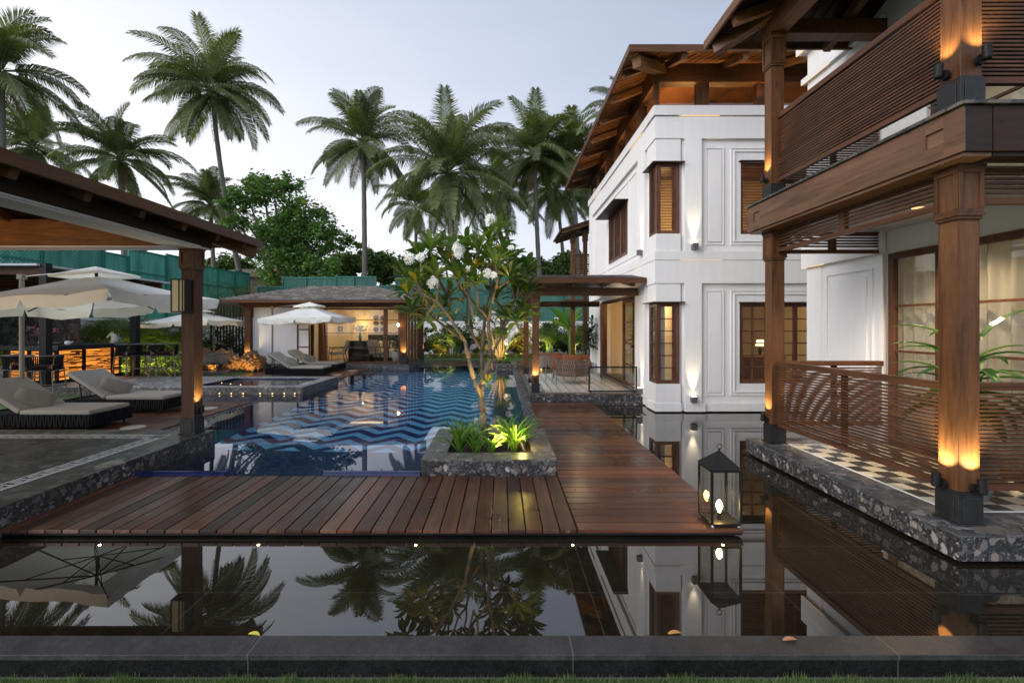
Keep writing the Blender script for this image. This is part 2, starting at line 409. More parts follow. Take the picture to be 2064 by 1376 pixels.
def leafmat(name, a, b_, rough=.45, trans=.25, tip=None):
    m, t, b, o = newmat(name); v = t.obj()
    r = t.attr(); n1 = t.noise(v, 1.1, 2, .5)
    c = t.mix(r, a, b_)
    if tip: c = t.mix(t.ramp(r, [(.93, 0), (.96, 1)], 'CONSTANT'), c, tip)
    c = t.mix(1.0, c, t.ramp(n1, [(.3, .75), (.7, 1.2)]), 'MULTIPLY')
    setb(t, b, col=c, rough=rough, spec=.35)
    tl = t.n('ShaderNodeBsdfTranslucent', {'Color': t.mix(1.0, c, (1.5, 1.5, .6), 'MULTIPLY')})
    mx = t.n('ShaderNodeMixShader', {0: trans, 1: b.outputs[0], 2: tl.outputs[0]})
    t.nt.links.new(mx.outputs[0], o.inputs['Surface']); return m
m_palm = leafmat('coconut_frond', (.060, .090, .038), (.20, .225, .095), .42, .26)
m_palm_dry = leafmat('dry_frond', (.16, .10, .05), (.24, .16, .09), .7, .1)
m_areca = leafmat('areca_frond', (.05, .10, .025), (.12, .20, .04), .4, .25)
m_broad = leafmat('broadleaf_foliage', (.055, .13, .034), (.15, .27, .06), .5, .3, tip=(.35, .22, .03))
m_bush = leafmat('distant_bush_foliage', (.050, .105, .030), (.13, .21, .055), .55, .2)
m_frangi = leafmat('frangipani_leaf', (.045, .105, .028), (.15, .21, .042), .32, .28, tip=(.30, .26, .03))
m_strap = leafmat('strap_leaf', (.06, .16, .025), (.17, .30, .05), .35, .3)
m_croton = leafmat('croton_leaf', (.08, .12, .03), (.30, .22, .05), .4, .25)
m_darkleaf = leafmat('dark_shrub_leaf', (.020, .045, .018), (.05, .085, .03), .4, .2)
m_agave = leafmat('agave_leaf', (.12, .19, .13), (.20, .28, .20), .5, .1)
m_petal = leafmat('white_petal', (.86, .86, .86), (.92, .92, .90), .5, .08, tip=(.85, .70, .25))
m_pink = leafmat('pink_petal', (.75, .15, .32), (.85, .35, .50), .5, .3)
m_grass = leafmat('grass_blade', (.06, .12, .03), (.20, .26, .10), .6, .3)
m_lawn = plain('lawn_turf', (.055, .105, .028), .9, .35, 14, bump=.6)
m_soil = plain('garden_soil', (.035, .022, .015), .95, .5, 40, bump=.8)
m_bark = plain('grey_palm_bark', (.13, .12, .105), .85, .35, 20, bump=.8)
m_fbark = plain('frangipani_bark', (.17, .13, .085), .8, .4, 45, bump=.9)
def fabric(name, col, tcol, trans):
    m, t, b, o = newmat(name); v = t.obj(); n = t.noise(v, 40, 3, .6)
    c = t.mix(n, sc3(col, .95), sc3(col, 1.05)); setb(t, b, col=c, rough=.9, spec=.1, nrm=t.bump(t.noise(v, 3, 3, .5), .15, .01))
    tl = t.n('ShaderNodeBsdfTranslucent', {'Color': (*tcol, 1)}); mx = t.n('ShaderNodeMixShader', {0: trans, 1: b.outputs[0], 2: tl.outputs[0]})
    t.nt.links.new(mx.outputs[0], o.inputs['Surface']); return m
m_fabric_w = fabric('cream_canopy_fabric', (.93, .925, .88), (.86, .87, .74), .34)
m_mattress = plain('taupe_outdoor_fabric', (.26, .245, .215), .9, .06, 40, bump=.2)
m_weave = plain('charcoal_rope_weave', (.010, .010, .012), .7, .25, 60, bump=.3, rv=.5, spec=.12)
m_rust = plain('rust_orange_fabric', (.13, .042, .020), .85, .1, 30, bump=.2)
m_rope = plain('grey_rope', (.24, .21, .18), .8, .15, 60, rv=.3)

# ================================================================== SETTING: ground, decks, pools
WZ = -.065       # pond water level
def sheets_with_holes(mb, X0, X1, Y0, Y1, z, holes):
    xs = sorted({X0, X1, *[h[0] for h in holes], *[h[1] for h in holes]}); ys = sorted({Y0, Y1, *[h[2] for h in holes], *[h[3] for h in holes]})
    for i in range(len(xs) - 1):
        for j in range(len(ys) - 1):
            cx, cy = (xs[i] + xs[i + 1]) / 2, (ys[j] + ys[j + 1]) / 2
            if not (X0 < cx < X1 and Y0 < cy < Y1): continue
            if any(h[0] < cx < h[1] and h[2] < cy < h[3] for h in holes): continue
            mb.sheet(xs[i], xs[i + 1], ys[j], ys[j + 1], z)
POOL = (-5.2, .40, 4.90, 19.0); CHAN = (-7.6, -5.2, 9.73, 10.84); SPA = (-7.55, -5.05, 11.1, 12.85)
POND1 = (-14, 14, 2.38, 4.9); POND2 = (1.2, 7.2, 4.9, 16.5)
g = MB(); sheets_with_holes(g, -300, 300, 2.38, 420, -.03, [POOL, CHAN, SPA, POND1, POND2])
struct(g, 'ground', m_lawn)
g = MB(); g.sheet(-300, 300, -60, 2.262, -.15); g.box(-300, 300, 2.3, 2.37, -.6, -.16); struct(g, 'foreground_lawn', m_lawn)
g = MB(); sheets_with_holes(g, POND1[0] - .2, POND1[1] + .2, 2.36, 16.6, WZ, [(-15, 1.15, 4.95, 17), (7.25, 15, 4.95, 17)]); struct(g, 'pond_water', m_pond)
g = MB(); g.box(-14, 14, 2.262, 2.405, -.058, -.03); o = struct(g, 'stone_kerb', m_kerb, bevel=.003)
g = MB(); g.box(-14, 14, 2.268, 2.39, -.6, -.060); struct(g, 'kerb_face', m_kerbface)
# pool shell
g = MB()
x0, x1, y0, y1 = POOL; d = -1.45
g.sheet(x0, x1, y0, y1, d)
struct(g, 'pool_floor', m_chev)
g = MB()
g.box(x0 - .14, x0, y0, 9.73, d, -.04); g.box(x0 - .14, x0, 10.84, 13.2, d, -.04); g.box(x0 - .14, x0, 13.2, y1, d, -.04); g.box(x0 - .3, x0, 9.73, 10.84, d, -.42)
g.box(x1, x1 + .2, y0, y1, d, -.03); g.box(x0, x1, y1, y1 + .3, d, -.045); g.box(x0, x1, y0 - .06, y0, d, -.05)
g.box(-.14, x1, 6.4, 17.1, d, -.52)                       # bench along the right side
g.box(x0, -3.96, y0, 6.26, d, -.06)                      # block under the terrace
g.box(CHAN[0], CHAN[1], CHAN[2], CHAN[3], -.5, -.42); g.box(CHAN[0] - .2, CHAN[0], CHAN[2], CHAN[3], -.5, -.02)
g.box(CHAN[0], CHAN[1], CHAN[2] - .05, CHAN[2], -.5, -.04); g.box(CHAN[0], CHAN[1], CHAN[3], CHAN[3] + .05, -.5, -.04)
g.box(-4.3, -2.2, 18.5, 19.0, d, -.005); g.box(-1.4, -.68, 18.3, 19.0, d, -.005)
struct(g, 'pool_wall', m_navy)
g = MB(); g.box(x0, x1, y0, y1, -1.44, -.02); g.f = g.f[1:2]; g.r = g.r[:1]; g.m = g.m[:1]
g.sheet(CHAN[0], CHAN[1], CHAN[2], CHAN[3], -.02); struct(g, 'pool_water', m_pool)
# bull-nosed coping
g = MB()
for a, b in ((-4.02, -2.98), (-1.93, -.885)):
    prof = []
    n = 8
    vs = []; fs = []
    for xx in (a, b):
        for k in range(n + 1):
            an = PI * k / n; vs.append((xx, 4.945 + .06 * math.cos(an), -.02 + .055 * math.sin(an)))
    for k in range(n): fs.append((k, k + 1, n + 2 + k, n + 1 + k))
    fs.append(tuple(range(n + 1))); fs.append(tuple(reversed(range(n + 1, 2 * n + 2))))
    g.add(vs, fs)
    g.box(a, b, 4.885, 5.005, -.25, -.02)
struct(g, 'pool_coping', m_navy)
# pebble drains
m_peb = plain('black_pebbles', (.10, .10, .115), .3, .5, 60, rv=.92)
def pebbles(x0, x1, y0, y1, z, n):
    g = MB()
    for i in range(n):
        x = rnd.uniform(x0, x1); y = rnd.uniform(y0, y1); s = rnd.uniform(.010, .024)
        if y > 10: s *= 1.7
        a = rnd.uniform(0, 6); c, q = math.cos(a) * s, math.sin(a) * s
        e = s * rnd.uniform(.5, .9)
        g.add([(x + c, y + q, z), (x - q, y + c, z), (x - c, y - q, z), (x + q, y - c, z), (x + c * .4, y + q * .4, z + e), (x - c * .4, y - q * .4, z + e)],
              [(0, 1, 4), (1, 5, 4), (1, 2, 5), (2, 3, 5), (3, 4, 5), (3, 0, 4)])
    g.box(x0, x1, y0, y1, z - .3, z)
    o = g.build('pebble_strip', m_peb, kind='stuff'); return o
pebbles(.402, .598, 6.40, 17.1, -.030, 5200); pebbles(-5.33, -5.202, 6.3, 9.72, -.03, 1500); pebbles(-5.198, -5.05, 13.25, 17.3, -.03, 900)
# decks
def planks(name, x0, x1, y0, y1, axis, pitch, z=0, th=.028, mat=None, gap=.010):
    g = MB()
    a, b = (x0, x1) if axis == 'y' else (y0, y1)
    n = max(1, round((b - a) / pitch)); p = (b - a) / n
    for i in range(n):
        u0 = a + i * p + gap / 2; u1 = a + (i + 1) * p - gap / 2; dz = rnd.uniform(-.002, .002)
        if axis == 'y': g.box(u0, u1, y0, y1, z - th, z + dz)
        else: g.box(x0, x1, u0, u1, z - th, z + dz)
    return struct(g, name, mat, bevel=.003 if y0 < 7 else 0)
planks('timber_deck', -4.01, .592, 3.585, 4.88, 'y', .1355, mat=m_decky)
planks('timber_walkway', .600, 1.905, 3.585, 9.70, 'x', .1355, mat=m_deckx)
planks('lounger_deck', -8.9, -5.335, 6.31, 9.71, 'x', .11, mat=m_deckx)
planks('far_deck', -8.6, -5.06, 13.25, 17.3, 'x', .13, mat=m_deckx)
planks('far_walkway', -3.2, .36, 19.02, 21.4, 'x', .13, mat=m_deckx); planks('rear_walkway', .60, 1.9, 14.1, 21.4, 'x', .13, mat=m_deckx)
g = MB(); g.box(-4.2, 1.86, 3.66, 4.86, -.4, -.030); g.box(.62, 1.84, 4.86, 9.7, -.4, -.030); g.box(-4.2, 1.9, 3.60, 3.66, -.048, -.029)
g.box(-9, -5.34, 6.3, 9.73, -.4, -.03); g.box(1.80, 1.86, 14.1, 16.6, -.4, -.03)
struct(g, 'deck_frame', m_black)
# foreground turf
g = MB()
for i in range(24000):
    x = rnd.uniform(-2.7, 2.9); y = rnd.uniform(2.15, 2.252)
    h = rnd.uniform(.014, .044) * (1.25 if math.sin(x * 9) + math.sin(x * 23) > .6 else .75); a = rnd.uniform(0, 2 * PI); w = .0022
    dx, dy = math.cos(a) * w, math.sin(a) * w; lx, ly = rnd.uniform(-.015, .015), rnd.uniform(-.012, .012)
    g.add([(x - dx, y - dy, -.151), (x + dx, y + dy, -.151), (x + lx, y + ly, -.151 + h)], [(0, 1, 2)])
g.build('grass', m_grass, kind='stuff')

# ---- stone terraces
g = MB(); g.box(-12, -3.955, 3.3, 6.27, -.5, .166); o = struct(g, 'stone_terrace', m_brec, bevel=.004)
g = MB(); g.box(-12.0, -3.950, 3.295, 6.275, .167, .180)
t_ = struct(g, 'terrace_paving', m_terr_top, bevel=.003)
# white meander inlay let into the terrace
m_inlay = plain('white_marble_inlay', (.72, .71, .69), .4, .08, 8)
g = MB(); zi = .1815
def strip(x0, x1, y0, y1): g.sheet(x0, x1, y0, y1, zi)
IX, IY = -4.34, 5.98    # outer corner of the band
for k in (0, .165):
    strip(IX - k - .016, IX - k, 3.4, IY - k); strip(-11.8, IX - k - .016, IY - k - .016, IY - k)
u = .0165; per = .155
yy = IY - .19
while yy > 3.45:
    a = IX - .030
    # one key: hooks drawn as small bars
    strip(a - u, a, yy - per, yy); strip(a - 6.6 * u, a - u, yy - u, yy); strip(a - 6.6 * u, a - 5.6 * u, yy - 6.5 * u, yy - u)
    strip(a - 5.6 * u, a - 2.8 * u, yy - 6.5 * u, yy - 5.5 * u); strip(a - 3.8 * u, a - 2.8 * u, yy - 5.5 * u, yy - 3 * u)
    yy -= per
xx = IX - .19
while xx > -11.6:
    a = IY - .030
    strip(xx - per, xx, a - u, a); strip(xx - u, xx, a - 6.6 * u, a - u); strip(xx - 6.5 * u, xx - u, a - 6.6 * u, a - 5.6 * u)
    strip(xx - 6.5 * u, xx - 5.5 * u, a - 5.6 * u, a - 2.8 * u); strip(xx - 5.5 * u, xx - 3 * u, a - 3.8 * u, a - 2.8 * u)
    xx -= per
struct(g, 'terrace_inlay', m_inlay)
# spa terrace
g = MB()
def frame_boxes(g, X0, X1, Y0, Y1, z0, z1, H):
    hx0, hx1, hy0, hy1 = H
    g.box(X0, X1, Y0, hy0, z0, z1); g.box(X0, X1, hy1, Y1, z0, z1); g.box(X0, hx0, hy0, hy1, z0, z1); g.box(hx1, X1, hy0, hy1, z0, z1)
frame_boxes(g, -13.2, -4.75, 10.84, 13.2, -.5, .145, SPA); struct(g, 'spa_plinth', m_brec_far, bevel=.004)
g = MB(); frame_boxes(g, -13.205, -4.745, 10.835, 13.205, .146, .160, (SPA[0] + .02, SPA[1] - .02, SPA[2] + .02, SPA[3] - .02)); struct(g, 'spa_paving', m_pave, bevel=.003)
g = MB(); e = .004
g.box(SPA[0] + e, SPA[0] + .05, SPA[2] + e, SPA[3] - e, -.9, .135); g.box(SPA[1] - .05, SPA[1] - e, SPA[2] + e, SPA[3] - e, -.9, .135)
g.box(SPA[0] + .05, SPA[1] - .05, SPA[2] + e, SPA[2] + .05, -.9, .135); g.box(SPA[0] + .05, SPA[1] - .05, SPA[3] - .05, SPA[3] - e, -.9, .135)
g.box(SPA[0] + .05, SPA[1] - .05, SPA[2] + .05, SPA[3] - .05, -.9, -.7); g.box(SPA[0] + .05, -6.6, SPA[2] + .05, SPA[3] - .05, -.7, -.1)
struct(g, 'spa_basin', m_navy)
g = MB(); g.sheet(SPA[0] + .05, SPA[1] - .05, SPA[2] + .05, SPA[3] - .05, .115); struct(g, 'spa_water', m_spa)

# ---- planters with stone rims
def planter(x0, x1, y0, y1, z1, wall, label):
    p = thing('stone_planter', label, 'planter', 'stone planters at the ends of the pool', loc=((x0 + x1) / 2, (y0 + y1) / 2, 0))
    g = MB()
    H = (x0 + wall, x1 - wall, y0 + wall + .02, y1 - wall)
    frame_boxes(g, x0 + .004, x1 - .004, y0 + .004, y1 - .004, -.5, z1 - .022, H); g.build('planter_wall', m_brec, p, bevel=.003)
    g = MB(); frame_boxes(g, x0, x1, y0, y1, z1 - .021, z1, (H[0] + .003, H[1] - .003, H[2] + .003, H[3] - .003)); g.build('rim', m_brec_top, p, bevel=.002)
    g = MB()
    n = 14
    vs = []; fs = []
    for i in range(n + 1):
        for j in range(n + 1): vs.append((H[0] + (H[1] - H[0]) * i / n, H[2] + (H[3] - H[2]) * j / n, z1 - .07 + rnd.uniform(-.012, .012)))
    for i in range(n):
        for j in range(n): k = i * (n + 1) + j; fs.append((k, k + n + 1, k + n + 2, k + 1))
    g.add(vs, fs); g.build('soil', m_soil, p)
planter(-.880, .592, 4.915, 6.39, .167, .25, 'low conglomerate stone planter with the large frangipani, on the near timber deck')
planter(-.68, .56, 17.1, 18.5, .19, .2, 'small stone planter box at the far end of the pool')

# ---- walls of given thickness with openings
def wall(g, axis, a0, a1, u0, u1, z0, z1, holes=()):
    """axis 'y': plane normal to Y between a0..a1, u runs along X; axis 'x': the other way"""
    us = sorted({u0, u1, *[h[0] for h in holes], *[h[1] for h in holes]}); zs = sorted({z0, z1, *[h[2] for h in holes], *[h[3] for h in holes]})
    for i in range(len(us) - 1):
        run = None
        for j in range(len(zs) - 1):
            cu, cz = (us[i] + us[i + 1]) / 2, (zs[j] + zs[j + 1]) / 2
            if not (u0 < cu < u1 and z0 < cz < z1): continue
            if any(h[0] < cu < h[1] and h[2] < cz < h[3] for h in holes): continue
            if axis == 'y': g.box(us[i], us[i + 1], a0, a1, zs[j], zs[j + 1])
            else: g.box(a0, a1, us[i], us[i + 1], zs[j], zs[j + 1])
def ring(g, axis, a0, a1, u0, u1, z0, z1, w):
    for (p, q, r_, s_) in ((u0, u1, z1 - w, z1), (u0, u1, z0, z0 + w), (u0, u0 + w, z0 + w, z1 - w), (u1 - w, u1, z0 + w, z1 - w)):
        if axis == 'y': g.box(p, q, a0, a1, r_, s_)
        else: g.box(a0, a1, p, q, r_, s_)
def bx(g, axis, a0, a1, u0, u1, z0, z1, r=None):
    if axis == 'y': g.box(u0, u1, a0, a1, z0, z1, r)
    else: g.box(a0, a1, u0, u1, z0, z1, r)
def hip_roof(g, x0, x1, y0, y1, z, slope, th):
    w, l = x1 - x0, y1 - y0; d = min(w, l) / 2; h = d * slope
    if w >= l: r1, r2 = (x0 + d, (y0 + y1) / 2), (x1 - d, (y0 + y1) / 2)
    else: r1, r2 = ((x0 + x1) / 2, y0 + d), ((x0 + x1) / 2, y1 - d)
    vs = []
    for zz in (z - th, z): vs += [(x0, y0, zz), (x1, y0, zz), (x1, y1, zz), (x0, y1, zz), (*r1, zz + h), (*r2, zz + h)]
    if w >= l: top = [(0, 1, 5, 4), (1, 2, 5), (2, 3, 4, 5), (3, 0, 4)]
    else: top = [(0, 1, 4), (1, 2, 5, 4), (2, 3, 5), (3, 0, 4, 5)]
    fs = [tuple(i + 6 for i in f) for f in top] + [tuple(reversed(f)) for f in top] + [(0, 1, 7, 6), (1, 2, 8, 7), (2, 3, 9, 8), (3, 0, 6, 9)]
    g.add(vs, fs); return h

def column(par, x0, x1, y0, y1, z0, zt, blk=.22, cap=.34, name='column'):
    """square timber post on a black granite block with a panelled capital"""
    w = x1 - x0
    g = MB(); e = .018
    g.box(x0 + e, x1 - e, y0 + e, y1 - e, z0 + blk, zt - cap)
    for cx_, cy_ in ((x0 + e, y0 + e), (x1 - e, y0 + e), (x0 + e, y1 - e), (x1 - e, y1 - e)):
        g.box(cx_ - .004, cx_ + .004, cy_ - .004, cy_ + .004, z0 + blk, zt - cap)
    c = g.build(name, m_wood['z'], par, bevel=.003)
    g = MB(); g.box(x0, x1, y0, y1, z0 + .012, z0 + blk - .02); g.box(x0 - .012, x1 + .012, y0 - .012, y1 + .012, z0, z0 + .012); g.box(x0 + .006, x1 - .006, y0 + .006, y1 - .006, z0 + blk - .02, z0 + blk)
    g.box(x0 - .006, x0, y0 + .03, y1 - .03, z0 + .03, z0 + blk - .035); g.box(x0 + .03, x1 - .03, y0 - .006, y0, z0 + .03, z0 + blk - .035)
    g.build('base_block', m_granite, c, bevel=.003)
    g = MB(); g.box(x0 + .006, x1 - .006, y0 + .006, y1 - .006, zt - cap, zt)
    g.box(x0 + .002, x1 - .002, y0 + .002, y1 - .002, zt - cap, zt - cap + .018); g.box(x0 - .008, x1 + .008, y0 - .008, y1 + .008, zt - cap + .025, zt - cap + .045)
    g.box(x0 - .012, x1 + .012, y0 - .012, y1 + .012, zt - .03, zt)
    for ax, a0, a1, u0, u1 in (('y', y0 - .008, y0 + .006, x0, x1), ('x', x0 - .008, x0 + .006, y0, y1), ('x', x1 - .006, x1 + .008, y0, y1)):
        ring(g, ax, a0, a1, u0, u1, zt - cap + .045, zt - .03, .03)
    g.build('capital', m_wood['z'], c, bevel=.002)
    return c

def louvre_rail(par, axis, a, u0, u1, z0, z1, mids=(), pitch=.0306, th=.030, name='railing', open_bars=False):
    """horizontal slat balustrade: top rail, bottom rail, slats, uprights"""
    mx = m_slat if axis == 'x' else m_slatx
    g = MB(); bx(g, axis, a - .03, a + .03, u0, u1, z1 - .06, z1)
    top = g.build(name, mx, par, bevel=.003)
    g = MB(); bx(g, axis, a - .022, a + .022, u0, u1, z0, z0 + .05); g.build('bottom_rail', mx, top, bevel=.002)
    g = MB(); z = z0 + .05 + pitch * .6
    while z < z1 - .07:
        bx(g, axis, a - th / 2, a + th / 2, u0, u1, z, z + pitch * .50); z += pitch
    g.build('slats', mx, top)
    g = MB()
    for m_ in mids: bx(g, axis, a + th / 2 - .004, a + th / 2 + .02, m_ - .035, m_ + .035, z0 + .05, z1 - .06)
    if mids: g.build('upright', mx, top)
    return top

def spotlight(x, y, z, dx, dy, power=14, cone=38, label='', glow=True, up=(0, 0, 1), size=1.0, color=(1, .78, .36)):
    """small black bullet uplight on a round wall plate; dx,dy point away from the surface"""
    t = thing('spotlight', label, 'spotlight', 'bullet spotlights on the timber posts', loc=(x, y, z))
    n = Vector((dx, dy, 0)); s = size
    p = Vector((x, y, z))
    g = MB(); g.tube([p, p + n * .02 * s], .034 * s, 14); g.tube([p + n * .02 * s, p + n * .05 * s + Vector((0, 0, .0))], .012 * s, 8); g.build('wall_plate', m_black, t, smooth=False)
    g = MB(); a = p + n * .055 * s + Vector((0, 0, -.02 * s)); b = p + n * .048 * s + Vector((0, 0, .075 * s))
    g.tube([a, a + (b - a) * .1, b], [.02 * s, .025 * s, .025 * s], 12); g.build('barrel', m_black, t)
    if power:
        l = lamp('SPOT', b + Vector((0, 0, .01)) + n * .012, power * 2.3, t, color=color, to=b - n * .085 + Vector((0, 0, .30)), size=.012, cone=cone + 62, blend=1.0)
    return t

# ================================================================== LEFT GARDEN PAVILION
pv = thing('garden_pavilion', 'open timber pavilion with hipped roof over the dark stone terrace at the left edge', 'pavilion', loc=(-4.15, 6.1, .18))
column(pv, -4.255, -4.055, 6.0, 6.2, .18, 2.65, blk=.215, cap=.30)
column(pv, -9.7, -9.5, 6.0, 6.2, .18, 2.65, blk=.215, cap=.30)
for cx_ in (-4.255, -9.7): column(pv, cx_, cx_ + .2, 3.40, 3.60, .18, 2.65, blk=.215, cap=.30)
for a_, b_ in ((-4.30, -3.975), (-9.9, -9.58)):
    g = MB(); g.box(a_, b_, 2.4, 6.24, 2.665, 2.86); g.build('side_beam', m_dark['y'], pv)
g = MB(); g.box(-9.58, -4.30, 6.04, 6.235, 2.665, 3.02); g.build('cross_beam', m_boardx, pv)
g = MB(); g.box(-4.335, -3.962, 2.4, 5.98, 2.645, 2.664); g.box(-9.9, -4.0, 5.99, 6.25, 2.645, 2.664); g.box(-4.31, -3.985, 2.4, 5.98, 2.630, 2.645)
g.build('soffit_board', m_white_soffit, pv)
PR = (-10.2, -3.62, 1.9, 6.87)
g = MB(); hip_roof(g, *PR, 2.88, .36, .05); g.build('roof', m_dark['y'], pv)
g = MB(); g.box(PR[1] - .035, PR[1] + .006, PR[2], PR[3] + .006, 2.785, 2.895); g.box(PR[0], PR[1] - .035, PR[3] - .035, PR[3] + .006, 2.785, 2.895); g.build('fascia', m_wood['y'], pv)
for i in range(9):
    y = 6.55 - i * .62
    l = min(1.7, 6.87 - y); g = MB(); g.bar((-3.70, y, 2.765), (-3.7 - l, y, 2.765 + l * .36), .07, .10); g.build('rafter', m_wood['x'], pv)
for i in range(8):
    x = -4.7 - i * .62
    l = min(1.6, -3.7 - x); g = MB(); g.bar((x, 6.80, 2.77), (x, 6.80 - l, 2.77 + l * .36), .07, .10); g.build('rafter', m_wood['y'], pv)
g = MB(); g.bar((-3.69, 6.80, 2.70), (-5.9, 4.59, 2.70 + 2.21 * .36), .11, .15); g.build('hip_rafter', m_wood['x'], pv)
lamp('AREA', (-6.5, 4.6, 2.4), 13, pv, color=(1, .6, .28), to=(-6.5, 6.2, 2.95), size=2.5)
# lantern box on the post
wl = thing('wall_lamp', 'cream box wall lamp with black edges, high on the left pavilion post', 'wall lamp', loc=(-4.22, 5.95, 1.98))
g = MB()
for xx in (-4.265, -4.165, -4.12, -4.085):
    g.box(xx - .006, xx + .006, 5.86, 5.875, 1.79, 2.21)
g.box(-4.27, -4.08, 5.862, 5.998, 1.785, 1.80); g.box(-4.27, -4.08, 5.862, 5.998, 2.20, 2.215); g.box(-4.10, -4.088, 5.875, 5.99, 1.80, 2.2)
g.build('metal_frame', m_black, wl)
g = MB(); g.box(-4.258, -4.172, 5.868, 5.99, 1.80, 2.2, .1); g.box(-4.158, -4.103, 5.868, 5.99, 1.80, 2.2, .9); g.build('shade', plain('parchment_shade', (.62, .50, .26), .6, .08, 20), wl)
spotlight(-4.05, 6.07, .47, 1, 0, 10, 42, 'small black uplight low on the left pavilion post')

# ================================================================== GUEST HOUSE
gh = thing('guest_house', 'single storey guest house with grey shingled hip roof at the far end of the pool', 'house', loc=(-6.5, 17.5, 0))
gy = 17.62
def GX(px, y=gy): return P(px, y)
g = MB(); g.box(-10.6, -3.55, 17.33, 20.7, -.4, .16); g.build('stone_plinth', m_brec_far, gh, bevel=.004)
g = MB(); hip_roof(g, -10.32, -3.0, 16.7, 21.44, 2.60, .285, .03)
# shingle courses
def shingles(g):
    for side in range(2):
        nrow = 17
        for r_ in range(nrow):
            f0 = r_ / nrow; dd = 2.37 * f0
            x0, x1 = -10.34 + dd, -2.98 - dd
            y = 16.68 + dd
            z = 2.60 + dd * .285
            if side == 0:
                x = x0
                while x < x1:
                    w = rnd.uniform(.14, .3); xe = min(x + w - .012, x1)
                    g.box(x, xe, y, y + .15, z + .004, z + .045 + rnd.uniform(0, .012)); x += w
            else:
                y_ = 16.7 + dd; xx = -2.98 - dd
                while y_ < 21.4 - dd:
                    w = rnd.uniform(.14, .3)
                    g.box(xx - .15, xx, y_, min(y_ + w - .012, 21.4 - dd), z + .004, z + .045 + rnd.uniform(0, .012)); y_ += w
shingles(g)
g.build('roof', plain('weathered_grey_shingle', (.23, .21, .195), .8, .3, 6, rv=.6), gh)
g = MB(); g.box(-10.32, -3.0, 16.71, 16.74, 2.48, 2.585); g.box(-3.03, -3.0, 16.74, 21.4, 2.48, 2.585); g.box(-10.1, -3.3, 17.42, 17.62, 2.34, 2.55); g.box(-3.62, -3.42, 17.62, 20.6, 2.34, 2.55)
g.build('eaves_beam', m_wood['x'], gh)
for i in range(12):
    x = -10.0 + i * .62
    g = MB(); g.bar((x, 16.78, 2.50), (x, 17.5, 2.70), .06, .08); g.build('rafter', m_wood['y'], gh)
def post(par, x0, x1, y0, y1, z0, z1, nm='post', m=None):
    g = MB(); g.box(x0, x1, y0, y1, z0, z1); return g.build(nm, m or m_wood['z'], par)
column(gh, GX(498), GX(511), gy - .22, gy, .16, 2.36, blk=.25, cap=.4)
column(gh, GX(806.5, 17.4), GX(820, 17.4), gy - .26, gy - .02, .16, 2.36, blk=.3, cap=.3)
column(gh, -3.72, -3.5, 20.2, 20.42, .16, 2.36, blk=.3, cap=.3)
g = MB(); g.box(GX(511), GX(599), gy, gy + .2, .161, 2.36); g.build('wall', m_plaster, gh)
g = MB(); g.box(GX(511), -3.7, 20.5, 20.7, .161, 2.5); g.box(GX(511), GX(600), gy + .2, 20.5, 2.3, 2.32); g.box(GX(626), GX(628), gy + .3, 20.5, .161, 2.4)
g.box(GX(600), -3.7, gy + .1, 20.5, 2.5, 2.52); g.build('interior_wall', m_plaster_in, gh)
g = MB(); g.box(GX(511), -3.6, gy, 20.5, .161, .17); g.build('interior_floor', m_pave, gh)
# frosted door of three white panes
fd = MB(); x0, x1 = GX(599), GX(624)
for a, b in ((x0, x0 + .05), (x1 - .03, x1)): fd.box(a, b, gy - .02, gy + .06, .17, 2.34)
for zz in (.17, .80, 1.47, 2.1): fd.box(x0 + .05, x1 - .03, gy - .02, gy + .05, zz, zz + .035)
f_ = fd.build('frosted_door', m_dark_panel, gh)
g = MB(); g.box(x0 + .05, x1 - .03, gy + .01, gy + .02, .2, 2.32); g.build('pane', plain('frosted_white_pane', (.75, .75, .78), .2, .02, 2), f_)
# glazed screens
def glazed(par, axis, a, u0, u1, z0, z1, bars, verts=(), fw=.06, name='glazed_screen', mat=None, bw=.025):
    mat = mat or m_dark_panel
    g = MB(); ring(g, axis, a - .03, a + .03, u0, u1, z0, z1, fw)
    for zz in bars: bx(g, axis, a - .02, a + .02, u0 + fw, u1 - fw, zz - bw / 2, zz + bw / 2)
    for vv in verts: bx(g, axis, a - .022, a + .022, vv - bw / 2, vv + bw / 2, z0 + fw, z1 - fw)
    f = g.build(name, mat, par)
    g = MB(); bx(g, axis, a - .003, a + .003, u0 + fw * .5, u1 - fw * .5, z0 + fw * .5, z1 - fw * .5); g.build('pane', m_glass, f)
    return f
glazed(gh, 'y', gy, GX(653), GX(777), .18, 2.32, (.80, 1.34, 1.85), fw=.07)
glazed(gh, 'y', gy, GX(778), GX(807), .18, 2.32, (.80, 1.34, 1.85), fw=.07)
for k in range(4): glazed(gh, 'x', -3.62, gy + .05 + k * .66, gy + .05 + (k + 1) * .66 - .02, .18, 2.32, (.80, 1.34, 1.85))
lamp('AREA', (GX(705), 19.0, 2.35), 26, gh, color=(1, .66, .33), to=(GX(705), 19.4, 0), size=2.2)
lamp('POINT', (GX(726, 20), 20.15, 1.75), 7, gh, color=(1, .65, .3), size=.08)
lamp('POINT', (GX(608), 19.2, 1.9), 8, gh, color=(1, .8, .6), size=.3)
